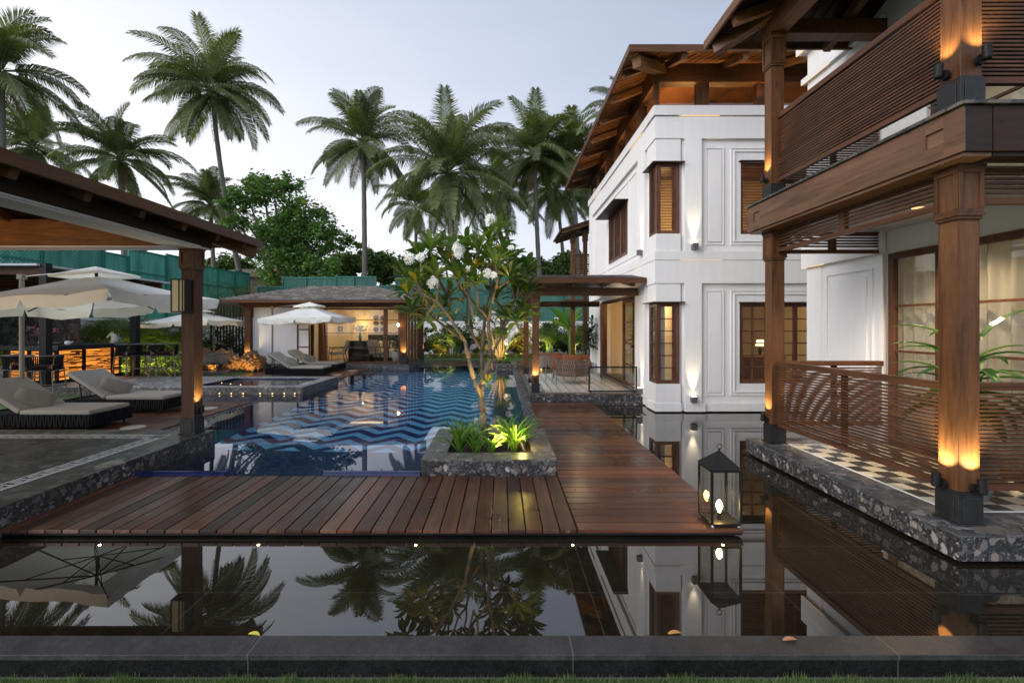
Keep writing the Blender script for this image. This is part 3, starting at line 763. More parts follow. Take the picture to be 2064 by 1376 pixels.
# furniture in the guest room
wd = thing('wardrobe', 'tall honey coloured timber wardrobe inside the guest house doorway', 'wardrobe', loc=(GX(637), 18.4, .17))
g = MB(); g.box(GX(626, 18.3), GX(651, 18.3), 18.3, 18.8, .17, 2.3); b_ = g.build('carcass', m_board, wd)
g = MB()
for u0, u1 in ((627.5, 638), (639, 650)):
    ring(g, 'y', 18.28, 18.3, P(u0, 18.3), P(u1, 18.3), .85, 2.2, .05); ring(g, 'y', 18.28, 18.3, P(u0, 18.3), P(u1, 18.3), .25, .5, .04); ring(g, 'y', 18.28, 18.3, P(u0, 18.3), P(u1, 18.3), .52, .8, .04)
g.build('door', m_board, wd)
ds = thing('dresser', 'dark timber dresser standing inside the guest house glass front', 'dresser', loc=(GX(724), 18.6, .17))
g = MB(); g.box(P(702, 18.6), P(748, 18.6), 18.6, 19.0, .17, 1.02); g.build('cabinet', m_dark['x'], ds)
g = MB()
for k in range(3): ring(g, 'y', 18.585, 18.6, P(703 + k * 15, 18.6), P(717 + k * 15, 18.6), .25, .95, .025)
g.build('door', m_dark['z'], ds)
fv = thing('flower_vase', 'blue vase of pale flowers on the guest house dresser', 'vase', loc=(P(726, 18.8), 18.8, 1.02))
g = MB(); g.lathe((P(726, 18.8), 18.8, 1.02), [(.05, 0), (.07, .08), (.06, .2), (.035, .28), (.05, .33)], 12); g.build('vase', plain('teal_glaze', (.05, .20, .24), .2, .2, 20), fv, smooth=True)
g = MB()
for k in range(60):
    a, r_ = rnd.uniform(0, 6.3), rnd.uniform(0, .28); z = 1.42 + rnd.uniform(0, .25); x = P(726, 18.8) + math.cos(a) * r_; y = 18.8 + math.sin(a) * r_ * .5
    s = .04; g.add([(x - s, y, z - s), (x + s, y + s, z - s * .4), (x + s * .4, y - s, z + s), (x - s, y - s * .3, z + s)], [(0, 1, 2, 3)])
g.build('bloom', m_petal, fv)
for i, (x, y, z_) in enumerate([(757, 20.3, 2.06), (771, 20.3, 2.06), (757, 20.3, 1.80), (771, 20.3, 1.80), (757, 20.3, 1.53), (771, 20.3, 1.53)]):
    g = MB(); c = Vector((P(x, 20.4), 20.42, z_ - .05)); g.tube([c, c + Vector((0, .05, 0))], .105, 20)
    tag(g.build('wall_plate_ornament', plain('slate_plate', (.06, .055, .05), .5, .3, 12)), ('left' if i % 2 == 0 else 'right') + ' dark plate of the ' + ('top', 'middle', 'bottom')[i // 2] + ' pair on the guest room wall', 'wall plate', 'dark plates hung on the guest room wall')
g = MB()
for i, (u0, u1, z0, z1) in enumerate([(675, 681, 1.95, 2.12), (683, 689, 1.95, 2.12), (673, 680, 1.6, 1.8), (682, 690, 1.6, 1.8)]): ring(g, 'y', 20.40, 20.45, P(u0, 20.4), P(u1, 20.4), z0 - .2, z1 - .2, .03)
tag(g.build('wall_art', m_dark['z']), 'cluster of small dark open frames on the guest house wall left of the vase', 'wall art')
bd = thing('bed', 'bed with cream pillows behind the dresser in the guest house', 'bed', loc=(P(770, 19.9), 19.5, .17))
g = MB(); g.box(P(742, 20.3), P(803, 20.3), 20.3, 20.38, .17, 1.25); g.build('headboard', m_dark['x'], bd)
g = MB(); g.box(P(744, 19.5), P(800, 19.5), 18.9, 20.3, .3, .62); g.build('mattress', plain('ivory_bedding', (.55, .50, .40), .9, .05, 5), bd, bevel=.06)
g = MB()
for k in range(4): g.box(P(746 + k * 13, 20), P(757 + k * 13, 20), 20.05, 20.25, .62, .98)
g.build('pillow', plain('cream_pillow', (.6, .52, .38), .9, .1, 8), bd, bevel=.07)

def easy_chair(label, x, y, rz, first=[None]):
    if first[0] is None:
        t = thing('armchair', label, 'armchair', 'armchairs in the guest room', local=True)
        g = MB()
        for sx_ in (-.3, .3):
            g.tube([(sx_, -.3, 0), (sx_, -.25, .55), (sx_, .3, .6)], .016, 6); g.tube([(sx_, .35, 0), (sx_, .25, .4), (sx_, .42, .85)], .016, 6)
        g.build('chair_frame', m_dark['z'], t)
        g = MB(); g.box(-.27, .27, -.3, .28, .32, .42); g.build('seat', m_mattress, t, bevel=.03)
        g = MB(); g.bar((0, .28, .42), (0, .44, .88), .52, .08, up=(0, 1, .3)); g.build('backrest', m_mattress, t, bevel=.03)
        first[0] = t; return place(t, True, (x, y, .17), rz, label)
    return place(first[0], False, (x, y, .17), rz, label)
easy_chair('low armchair with a grey seat left of the dresser in the guest house', P(680, 18.3), 18.3, R(-60))
easy_chair('low armchair with a grey seat right of the dresser in the guest house', P(762, 18.3), 18.35, R(50))
spotlight(GX(505), gy - .23, .45, 0, -1, 12, 60, 'small uplight at the foot of the guest house left post')
spotlight(P(813, 17.3), gy - .27, .5, 0, -1, 12, 60, 'small uplight at the foot of the guest house corner post')
spotlight(-3.49, 20.3, .5, 1, 0, 10, 60, 'small uplight at the foot of the guest house rear post')
g = MB(); g.lathe((P(803.5, 17.45), 17.40, 1.66), [(.02, -.06), (.05, 0), (.02, .07)], 12)
sc_l = tag(g.build('wall_sconce', emis('bare_bulb', (1, .72, .35), 14)), 'small bright bulb on the guest house corner post', 'wall lamp')
lamp('POINT', (P(803.5, 17.3), 17.3, 1.66), 3, None)

# slatted screen left of the guest house
sf = thing('slatted_screen', 'screen of vertical brown timber slats left of the guest house', 'screen', loc=(P(460, 18), 18, 0))
g = MB()
x = P(424, 18.2)
while x < P(498, 18.2): g.box(x, x + .05, 18.2, 18.25, 0, 2.42); x += .125
g.build('slats', m_dark['z'], sf)
g = MB(); g.box(P(420, 18.2), P(498, 18.2), 18.18, 18.27, 2.42, 2.5); g.build('top_rail', m_dark['x'], sf)

# ================================================================== VERANDA (left side of the villa) and VILLA
vl = thing('villa', 'two storey white villa with timber eaves, verandas and louvred windows', 'villa', loc=(3, 8.8, 0))
FX, FY, BK = 2.96, 8.80, 15.46
BX = P(1313, FY)
# --- base band, storeys
g = MB()
# south side (plane Y), from the corner to the wing
SX1 = 7.4
wall(g, 'y', 9.05, 9.25, FX + .2, SX1, -.04, 5.66, [(FX + .2, 3.46, .49, 2.06), (FX + .2, 3.46, 3.40, 4.76), (4.63, 6.30, .49, 2.06), (4.65, 6.30, 3.40, 4.80)])
wall(g, 'y', 8.87, 9.05, 3.50, SX1, -.04, 5.66, [(4.63, 6.30, .49, 2.06), (4.65, 6.30, 3.40, 4.80)])   # back of recessed panels
g.box(3.535, 3.86, FY, 8.87, .12, 2.44); g.box(3.535, 3.86, FY, 8.87, 3.05, 5.24)                         # lamp pier
for z0, z1 in ((2.44, 2.89), (5.24, 5.66)):
    g.box(FX, 3.50, FY, 9.05, z0, z1); g.box(3.50, SX1, FY, 8.87, z0, z1)
g.box(FX - .012, SX1, FY - .012, 8.87, 2.89, 3.055); g.box(FX - .012, FX + .5, 8.87, 9.05, 2.89, 3.055)
g.box(FX - .035, SX1, FY - .035, 8.87, 5.675, 5.86)
g.box(3.535, 3.93, FY - .02, 8.87, -.04, .12); g.box(3.93, SX1, FY + .02, 8.87, -.04, .115)
# corner bays: blocks below and above the corner windows
for (z0, z1) in ((-.04, .49), (2.08, 2.44), (3.055, 3.40), (4.78, 5.24)):
    g.box(FX + .02, 3.46, FY + .02, 9.05, z0, z1); g.box(FX + .02, FX + .2, 9.05, 9.34, z0, z1)
g.box(FX, 3.47, FY, 9.05, -.041, .115); g.box(FX, FX + .2, 9.05, 9.36, -.041, .115)
g.box(3.47, 3.535, 8.90, 9.05, -.04, 5.6); 
# west side (plane X)
wh = [(10.15, 13.7, .17, 2.28), (10.95, 12.85, 3.36, 4.62), (9.05, 9.34, .49, 2.06), (9.05, 9.34, 3.40, 4.76)]
wall(g, 'x', FX + .07, FX + .3, 9.36, BK, -.04, 5.66, wh[:2])
g.box(FX, FX + .07, 9.45, 9.95, .12, 2.44); g.box(FX, FX + .07, 9.45, 9.95, 3.05, 5.24)
for z0, z1 in ((2.44, 2.89), (5.24, 5.66)): g.box(FX, FX + .2, 9.05, BK, z0, z1)
g.box(FX - .012, FX + .2, 9.05, BK, 2.89, 3.055); g.box(FX - .035, FX + .2, 8.87, BK + .03, 5.675, 5.86)
g.box(FX, FX + .07, 15.0, BK, .12, 2.44); g.box(FX, FX + .07, 15.0, BK, 3.05, 5.24)
g.box(FX + .04, FX + .2, 9.36, BK, -.04, .12); g.box(FX + .07, 7.4, BK - .2, BK, -.04, 5.66)
g.box(FX, FX + .09, 9.95, 10.15, -.04, 2.44)
# raised panel mouldings
def mould(g, axis, a, u0, u1, z0, z1, inset=.055, fill=True):
    s = -1
    ring(g, axis, a - .018, a + .01, u0, u1, z0, z1, .02)
    if fill: bx(g, axis, a - .022, a + .01, u0 + inset, u1 - inset, z0 + inset * 1.1, z1 - inset * 1.1)
for z0, z1, h0, h1 in ((.26, 2.31, .49, 2.06), (3.19, 5.08, 3.40, 4.80)):
    mould(g, 'y', 8.87, 3.965, 4.32, z0, z1)
    ring(g, 'y', 8.852, 8.872, 4.45, 6.48, z0, z1, .02); ring(g, 'y', 8.846, 8.872, 4.51, 6.42, z0 + .06, z1 - .06, .022)
ring(g, 'x', FX + .052, FX + .072, 10.2, 10.85, 3.2, 5.08, .02); ring(g, 'x', FX + .052, FX + .072, 10.9, 13.1, 3.2, 5.08, .02); ring(g, 'x', FX + .052, FX + .072, 13.3, 14.9, 3.2, 5.08, .02)
g.build('wall', m_plaster, vl)
# LED coves
g = MB()
g.box(P(1371, FY), P(1450, FY), FY - .02, FY - .004, 5.666, 5.673); g.box(P(1371, FY), P(1455, FY), FY - .006, FY - .001, 2.882, 2.888)
for y0 in (9.6, 13.6): g.box(FX - .02, FX - .004, y0, y0 + .9, 5.666, 5.673); g.box(FX - .008, FX - .001, y0, y0 + .5, 2.882, 2.888)
g.box(P(1371, FY), P(1440, FY), FY + .02, FY + .03, 5.862, 5.868)
g.build('cove_light', m_led, vl)
# interior shells
g = MB(); g.box(FX + .3, 7.3, 9.25, BK - .2, .15, .17); g.box(FX + .3, 7.3, 9.25, BK - .2, 2.7, 3.0); g.box(7.28, 7.3, 9.25, BK - .2, .17, 5.6)
g.box(4.0, 4.1, 10.2, 12.4, .17, 2.7); g.box(FX + .3, 7.3, 13.9, 14.0, .17, 2.7); g.box(FX + .3, 7.3, 12.5, 12.6, 3.0, 5.6)
g.build('interior_wall', m_plaster_in, vl)
g = MB(); g.box(FX + .31, 7.2, 9.26, 13.8, .171, .18); g.build('interior_floor', m_pave, vl)
lamp('AREA', (4.9, 10.8, 2.6), 6, vl, color=(1, .66, .32), to=(4.9, 10.6, 0), size=1.5); lamp('POINT', (3.6, 11.6, 2.1), 45, vl, color=(1, .60, .25), size=.1)
lamp('POINT', (4.6, 11.2, 4.6), 60, vl, color=(1, .58, .24), size=.2); lamp('POINT', (3.5, 10.3, 4.4), 30, vl, color=(1, .58, .24), size=.1)
lamp('POINT', (5.9, 9.9, 1.9), 16, vl, color=(1, .62, .28), size=.08)
# windows
def corner_window(z0, z1, louvre):
    g = MB(); X0, X1, Y0, Y1 = FX + .05, 3.45, FY + .05, 9.32
    ring(g, 'y', Y0, Y0 + .06, X0, X1, z0, z1, .07); ring(g, 'x', X0, X0 + .06, Y0 + .06, Y1, z0, z1, .07)
    g.box(X0 - .004, X0 + .06, Y0 - .004, Y0 + .06, z0, z1)
    w = g.build('louvred_window' if louvre else 'corner_window', m_dark_panel, vl)
    g = MB()
    if louvre:
        z = z0 + .09
        while z < z1 - .09: g.box(X0 + .07, X1 - .12, Y0 + .015, Y0 + .05, z, z + .014); g.box(X0 + .015, X0 + .05, Y0 + .07, Y1 - .07, z, z + .014); z += .030
        g.box(X1 - .13, X1 - .07, Y0 + .01, Y0 + .05, z0 + .07, z1 - .07)
        g.build('louvres', m_slatx, w)
    else:
        g.box(X0 + .04, X1 - .04, Y0 + .03, Y0 + .034, z0 + .05, z1 - .05); g.box(X0 + .03, X0 + .034, Y0 + .04, Y1 - .04, z0 + .05, z1 - .05); g.build('pane', m_glass, w)
        g = MB()
        for k in range(1, 6):
            zz = z0 + .07 + (z1 - z0 - .14) * k / 6; g.box(X0 + .07, X1 - .12, Y0 + .01, Y0 + .05, zz - .01, zz + .01); g.box(X0 + .01, X0 + .05, Y0 + .07, Y1 - .07, zz - .01, zz + .01)
        g.box(X1 - .13, X1 - .07, Y0 + .01, Y0 + .05, z0 + .07, z1 - .07)
        g.build('glazing_bar', m_dark_panel, w)
    g = MB(); g.box(FX - .06, 3.52, FY - .06, 9.05, z1 + .002, z1 + .02); g.box(FX - .06, FX + .1, 9.05, 9.40, z1 + .002, z1 + .02); g.build('hood', m_dark['x'], w)
corner_window(.49, 2.06, False); corner_window(3.40, 4.76, True)
# curtains behind the lower corner window
g = MB()
for k in range(5): g.box(3.12 + k * .012, 3.22 + k * .008, 9.0 + k * .05, 9.04 + k * .05, .5, 2.05)
g.build('curtain', plain('ivory_curtain', (.55, .52, .48), .9, .05, 4), vl)
def south_window(z0, z1, louvre):
    x0, x1 = 4.63, 6.30
    g = MB(); ring(g, 'y', 8.90, 8.98, x0, x1, z0, z1, .075); 
    w = g.build('louvred_window' if louvre else 'glazed_window', m_dark_panel, vl)
    g = MB()
    if louvre:
        z = z0 + .09
        while z < z1 - .09: g.box(x0 + .075, x1 - .075, 8.92, 8.955, z, z + .014); z += .030
        for m_ in (5.15, 5.75): g.box(m_ - .03, m_ + .03, 8.91, 8.96, z0 + .075, z1 - .075)
        g.build('louvres', m_slatx, w)
    else:
        for k in range(1, 6): zz = z0 + .075 + (z1 - z0 - .15) * k / 6; g.box(x0 + .075, x1 - .075, 8.91, 8.95, zz - .011, zz + .011)
        for k in range(1, 6): xx = x0 + (x1 - x0) * k / 6; g.box(xx - (.035 if k in (2, 4) else .011), xx + (.035 if k in (2, 4) else .011), 8.905, 8.955, z0 + .075, z1 - .075)
        g.build('glazing_bar', m_dark_panel, w)
        g = MB(); g.box(x0 + .04, x1 - .04, 8.93, 8.934, z0 + .04, z1 - .04); g.build('pane', m_glass, w)
    g = MB(); g.box(x0 - .02, x1 + .02, 8.80, 8.90, z1 + .002, z1 + .018); g.build('hood', m_dark['x'], w)
south_window(.49, 2.06, False); south_window(3.40, 4.80, True)
# west louvred window of three leaves
g = MB(); ring(g, 'x', FX + .05, FX + .13, 10.95, 12.85, 3.36, 4.62, .06)
for m_ in (11.58, 12.22): g.box(FX + .05, FX + .12, m_ - .04, m_ + .04, 3.4, 4.6)
w = g.build('louvred_window', m_dark_panel, vl)
g = MB(); z = 3.44
while z < 4.56: g.box(FX + .07, FX + .11, 11.0, 12.8, z, z + .016); z += .034
g.build('louvres', m_slat, w)
g = MB(); g.box(FX - .30, FX + .08, 10.85, 12.95, 4.625, 4.645); g.build('hood', m_dark['y'], w)
# west door: leaves opened outwards
def door_leaf(x0, x1, y, nm='door_leaf'):
    g = MB(); d_ = (Vector((x1, y[1], 0)) - Vector((x0, y[0], 0)))
    M_ = Matrix.Translation((x0, y[0], 0)) @ Matrix.Rotation(math.atan2(d_.y, d_.x), 4, 'Z'); L = d_.length
    g.M = M_
    ring(g, 'y', -.025, .025, 0, L, .19, 2.25, .09)
    for k in (1, 2, 3): g.box(.09, L - .09, -.015, .015, .19 + k * .5, .215 + k * .5)
    l = g.build(nm, m_dark_panel, vl)
    g = MB(); g.M = M_; g.box(.05, L - .05, -.003, .003, .24, 2.2); g.build('pane', m_glass, l)
door_leaf(FX + .06, FX + .04, (10.22, 11.26)); door_leaf(FX + .02, FX - .22, (13.62, 12.6)); door_leaf(FX + .3, FX + .75, (11.3, 11.9))
g = MB(); ring(g, 'x', FX + .06, FX + .2, 10.1, 13.75, .17, 2.34, .06); g.build('door_frame', m_dark_panel, vl)
# --- clerestory, posts, beam
zc0, zc1 = 5.87, 6.36
for x in [3.04, 3.93, 5.1, 6.3]:
    g = MB(); g.box(x - (.035 if x < 3.1 else .12), x + (.035 if x < 3.1 else .12), 8.90, 9.02, zc0, zc1); g.build('clerestory_post', m_wood['z'], vl)
y = 9.9
while y < BK:
    g = MB(); g.box(3.0, 3.12, y - .1, y + .1, zc0, zc1); y += 1.1; g.build('clerestory_post', m_wood['z'], vl)
g = MB(); g.box(2.98, 7.3, 8.86, 9.06, zc1, 6.72); g.box(2.98, 3.16, 9.06, BK, zc1, 6.72); g.box(3.0, 7.3, 8.9, 9.0, zc0 - .008, zc0 + .03); g.box(3.0, 3.1, 9.0, BK, zc0 - .008, zc0 + .03); g.build('ring_beam', m_wood['x'], vl)
g = MB(); g.box(3.02, 7.3, 8.95, 8.955, zc0, zc1); g.box(3.03, 3.035, 8.96, BK, zc0, zc1); g.build('clerestory_glass', m_glass, vl)
g = MB(); g.box(3.5, 7.3, 12.0, 12.1, 5.6, 6.7); g.build('gable_board', m_boardx, vl)
lamp('AREA', (4.6, 10.6, 5.95), 34, vl, color=(1, .52, .16), to=(4.6, 10.6, 8), size=1.4)
# --- main roof
MR = (2.26, 10.8, 8.04, 16.2)
g = MB(); hip_roof(g, *MR, 6.575, .36, .02); g.build('roof', plain('dark_roof_shingle', (.035, .035, .04), .8, .3, 5), vl)
g = MB(); hip_roof(g, MR[0] + .01, MR[1] - .01, MR[2] + .01, MR[3] - .01, 6.553, .36, .035)
# board lines: thin battens across the slope direction
for k in range(60):
    y = 8.1 + k * .135
    if y > 16.1: break
    l = min(1.4, y - 8.05); g.bar((2.30, y, 6.508), (2.3 + l, y, 6.508 + l * .36), .012, .012)
for k in range(50):
    x = 2.9 + k * .135
    if x > 7.2: break
    l = min(1.32, x - 2.27); g.bar((x, 8.08, 6.508), (x, 8.08 + l, 6.508 + l * .36), .012, .012)
g.build('soffit_boards', m_board, vl)
g = MB(); g.box(MR[0] - .02, MR[0] + .01, MR[2] - .02, MR[3], 6.45, 6.572); g.box(MR[0] + .01, MR[1], MR[2] - .02, MR[2] + .01, 6.45, 6.572); g.build('fascia', m_wood['x'], vl)
for y in (8.75, 9.72, 10.76, 11.85, 12.9, 13.95, 15.0, 15.95):
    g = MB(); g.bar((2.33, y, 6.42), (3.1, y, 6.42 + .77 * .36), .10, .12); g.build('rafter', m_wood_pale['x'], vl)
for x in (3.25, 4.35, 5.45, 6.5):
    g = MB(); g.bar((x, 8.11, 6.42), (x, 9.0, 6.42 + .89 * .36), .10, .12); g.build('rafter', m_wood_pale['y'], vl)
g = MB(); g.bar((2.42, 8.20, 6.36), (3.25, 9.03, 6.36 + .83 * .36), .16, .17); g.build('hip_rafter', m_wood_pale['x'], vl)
for y in (9.4, 11.4, 13.4): lamp('SPOT', (2.93, y, 5.93), 13, vl, color=(1, .60, .22), to=(2.72, y, 6.6), size=.03, cone=120, blend=.9)
for x in (3.6, 5.0): lamp('SPOT', (x, 8.76, 5.93), 11, vl, color=(1, .60, .22), to=(x, 8.6, 6.6), size=.03, cone=120, blend=.9)
# wall wash lights
def wall_light(x, y, z, dx, dy, power, label):
    t = thing('wall_uplight', label, 'wall light', 'grey box uplights on the villa walls', loc=(x, y, z))
    n = Vector((dx, dy, 0)); s_ = Vector((-dy, dx, 0)); c = Vector((x, y, z)) + n * .055
    g = MB(); g.bar(c - Vector((0, 0, .055)), c + Vector((0, 0, .055)), .1, .1, up=(dx, dy, 0)); g.build('housing', m_grey_metal, t)
    g = MB(); g.bar(c + Vector((0, 0, .0555)), c + Vector((0, 0, .0565)), .07, .07, up=(dx, dy, 0)); g.build('lens', emis_lens, t)
    lamp('SPOT', c + Vector((0, 0, .065)) , power * 2.2, t, color=(1, .80, .50), to=c + Vector((0, 0, 1)) - n * .03, size=.02, cone=44, blend=1.0)
emis_lens = emis('wall_light_lens', (1, .8, .5), 12)
wall_light(P(1396, FY), FY, .20, 0, -1, 26, 'grey box uplight low on the pier between bay window and ground floor panels')
wall_light(P(1398, FY), FY, 3.14, 0, -1, 26, 'grey box uplight high on the pier beside the upper corner louvres')
wall_light(FX, 9.62, .25, -1, 0, 22, 'grey box uplight low on the side wall beside the veranda')
wall_light(FX, 9.62, 3.16, -1, 0, 22, 'grey box uplight high on the side wall above the veranda roof')

# --- side veranda
g = MB(); g.box(.60, 3.0, 9.71, 14.04, -.3, .155); g.build('veranda_plinth', m_brec, vl, bevel=.004)
def patt(name, kind):
    m, t, b, o = newmat(name); v = t.obj(); x, y, z = t.sep(v)
    if kind == 'check':
        a = t.n('ShaderNodeTexChecker', {'Vector': t.map(v, loc=(.05, .02, .3), rot=(0, 0, R(0)), scale=(5.9, 5.9, .2)), 'Scale': 1.0, 'Color1': (.66, .60, .48, 1), 'Color2': (.035, .034, .036, 1)}).outputs[0]
        vein = t.noise(v, 9, 6, .7, dist=2.0)
        a = t.mix(t.ramp(vein, [(.56, 0), (.64, .35)]), a, (.30, .22, .14))
        a = t.mix(1.0, a, t.ramp(vein, [(.3, .85), (.6, 1.1)]), 'MULTIPLY')
    else:
        p = .20
        fx = t.math('ABSOLUTE', t.math('SUBTRACT', t.math('FRACT', t.math('DIVIDE', x, p)), .5)); fy = t.math('ABSOLUTE', t.math('SUBTRACT', t.math('FRACT', t.math('DIVIDE', y, p)), .5))
        dm = t.math('ADD', fx, fy); c1 = t.mix(t.math('LESS_THAN', dm, .36), (.68, .68, .66), (.22, .22, .23))
        a = t.mix(t.math('LESS_THAN', dm, .16), c1, (.03, .03, .03)); a = t.mix(t.math('GREATER_THAN', dm, .84), a, (.03, .03, .03))
    setb(t, b, col=a, rough=.3); return m
m_check = patt('black_and_cream_marble_check', 'check'); m_geo = patt('geometric_cement_tile', 'geo')
g = MB(); g.box(.595, 3.0, 9.705, 14.045, .156, .170); g.build('veranda_paving', m_brec_top, vl, bevel=.002)
g = MB(); g.sheet(.95, 2.75, 9.95, 13.8, .1745)
f2 = g.build('tile_carpet', m_geo, vl)
g = MB()
for k in (0, .05, .2): ring_x = [(.9 - k, .915 - k, 9.9 - k * .3, 13.85), (2.77 + k * .4, 2.785 + k * .4, 9.9, 13.85), (.9, 2.78, 9.9 - k * .3, 9.915 - k * .3)]; [g.sheet(*q_, .1750) for q_ in ring_x]
g.build('tile_border', m_inlay, vl)
column(vl, .645, .815, 9.84, 10.01, .171, 2.27, blk=.2, cap=.34); column(vl, .645, .815, 13.75, 13.92, .171, 2.27, blk=.2, cap=.34)
g = MB(); g.box(.63, 2.94, 9.83, 10.0, 2.272, 2.44); g.box(.64, .80, 10.0, 13.9, 2.272, 2.44); g.build('veranda_beam', m_wood['x'], vl)
g = MB(); g.box(.80, 2.95, 13.75, 13.9, 2.20, 2.36); g.build('veranda_beam', m_dark['x'], vl)
g = MB(); vs = [(.31, 9.30, 2.56), (2.93, 9.30, 2.56), (2.93, 14.5, 2.56), (.31, 14.5, 2.56)]
def slab(g, pts, th): g.add([(a, b, c - th) for a, b, c in pts] + list(pts), [(3, 2, 1, 0), (4, 5, 6, 7), (0, 1, 5, 4), (1, 2, 6, 5), (2, 3, 7, 6), (3, 0, 4, 7)])
slab(g, [(.31, 9.30, 2.60), (2.95, 9.30, 2.60), (2.95, 10.4, 2.78), (.9, 10.4, 2.78)], .03); slab(g, [(.31, 9.30, 2.60), (.9, 10.4, 2.78), (.9, 13.6, 2.78), (.31, 14.5, 2.60)], .03)
slab(g, [(.9, 10.4, 2.78), (2.95, 10.4, 2.78), (2.95, 13.6, 2.78), (.9, 13.6, 2.78)], .03)
g.build('veranda_roof', m_dark['x'], vl)
g = MB(); g.box(.29, 2.95, 9.28, 9.32, 2.49, 2.59); g.box(.29, .33, 9.32, 14.5, 2.49, 2.59); g.build('fascia', m_wood['x'], vl)
for i in range(4):
    x = .85 + i * .62
    g = MB(); g.bar((x, 9.36, 2.47), (x, 10.2, 2.60), .07, .09); g.build('rafter', m_wood['y'], vl)
for i in range(8):
    y = 9.6 + i * .6
    g = MB(); g.bar((.37, y, 2.47), (.9, y, 2.62), .06, .09); g.build('rafter', m_wood['x'], vl)
spotlight(.72, 9.83, .42, 0, -1, 10, 45, 'black uplight at the foot of the near veranda post'); spotlight(.645, 9.93, .40, -1, 0, 6, 45, 'black uplight on the pool side of the near veranda post')
lamp('POINT', (1.9, 11.2, 2.3), 18, vl, color=(1, .72, .42), size=.05)
# glass balustrade frame on the veranda edge
bf = thing('glass_barrier', 'black metal framed clear glass barrier at the veranda edge', 'barrier', loc=(2.4, 9.78, .17))
g = MB(); x0, x1 = P(1186, 9.76), P(1284, 9.76); ring(g, 'y', 9.75, 9.775, x0, x1, .20, .745, .03)
for x in (x0 + .05, x1 - .05): g.box(x - .012, x + .012, 9.75, 9.775, .171, .20)
g.build('metal_frame', m_black, bf)
g = MB(); g.box(x0 + .02, x1 - .02, 9.76, 9.765, .22, .725); g.build('pane', m_glass, bf)
# rear upper and lower porch of the villa
column(vl, 2.46, 2.63, 16.3, 16.47, 0, 5.0, blk=.2, cap=.4); column(vl, 2.85, 3.02, 16.0, 16.17, 0, 5.0, blk=.2, cap=.4)
g = MB(); g.box(2.2, 3.6, 16.0, 17.5, 2.35, 2.55); g.box(2.4, 3.6, 16.2, 16.4, 5.0, 5.2); g.build('porch_beam', m_wood['x'], vl)
g = MB(); slab(g, [(2.0, 15.6, 4.95), (3.6, 15.6, 5.45), (3.6, 17.8, 5.45), (2.0, 17.8, 4.95)], .07); g.build('porch_roof', m_dark['x'], vl)
for i in range(5):
    g = MB(); y = 15.7 + i * .5; g.bar((2.08, y, 4.86), (3.4, y, 5.27), .08, .1); g.build('rafter', m_wood['x'], vl)
louvre_rail(vl, 'y', 16.35, 2.5, 3.4, 3.4, 4.2, pitch=.06)

# ================================================================== BALCONY WING ON THE RIGHT
wg = thing('balcony_wing', 'two storey wing with timber balcony, slatted balustrades and posts, on the right', 'building', loc=(4, 4.5, .14))
WX = 4.80
g = MB(); g.box(3.195, 12, 3.180, 5.97, -.04, .128); g.build('stone_plinth', m_brec, wg, bevel=.004)
g = MB(); g.box(3.25, 12, 3.24, 5.9, -.5, -.041); g.build('plinth_recess', m_black, wg)
g = MB(); g.box(3.190, 12, 3.175, 5.975, .129, .142); g.build('plinth_paving', breccia('honed_grey_paving', (.10, .10, .105), (.30, .29, .28), rough=.3, scale=5, bright=.9), wg, bevel=.002)
g = MB(); g.sheet(3.57, WX, 3.60, 5.62, .1455); g.build('check_floor', m_check, wg)
g = MB(); g.box(3.545, 3.565, 3.58, 5.64, .142, .1465); g.box(3.565, WX, 3.58, 3.598, .142, .1465); g.box(3.565, WX, 5.622, 5.64, .142, .1465); g.build('floor_border', m_inlay, wg)
# wall
g = MB()
g.box(WX, 12, 5.75, 7.15, .143, 5.95); g.box(WX + .03, 12, 3.2, 3.6, .143, 5.3)
g.box(WX - .012, WX, 6.82, 7.15, .143, 5.2); g.box(WX - .07, WX, 5.7, 7.2, 2.52, 2.90); g.box(WX - .02, WX, 5.72, 5.78, .143, 2.52)
ring(g, 'x', WX - .018, WX, 5.88, 6.72, .30, 2.36, .02); g.box(WX - .02, WX, 5.98, 6.62, .40, 2.26)
g.box(WX - .06, WX, 5.7, 7.22, 5.42, 5.50); g.box(WX - .12, WX + .1, 5.6, 7.25, 5.90, 6.05); g.box(WX + .1, 12, 7.15, 7.25, 5.90, 6.05)
g.box(WX, WX + .15, 3.6, 5.75, 3.17, 3.3); g.box(WX, WX + .15, 3.6, 5.75, 5.05, 5.9); g.box(WX, WX + .15, 3.6, 4.0, 3.3, 5.05); g.box(WX, WX + .15, 5.15, 5.75, 3.3, 5.05)
g.box(WX + .05, WX + .15, 3.6, 5.75, 2.52, 2.8)
g.build('wall', m_plaster, wg)
g = MB(); g.box(WX - .072, WX - .060, 6.7, 7.2, 2.512, 2.519); g.box(WX - .062, WX - .05, 6.6, 7.22, 5.412, 5.419); g.box(WX - .12, WX - .10, 6.4, 7.25, 5.89, 5.899); g.build('cove_light', m_led, wg)
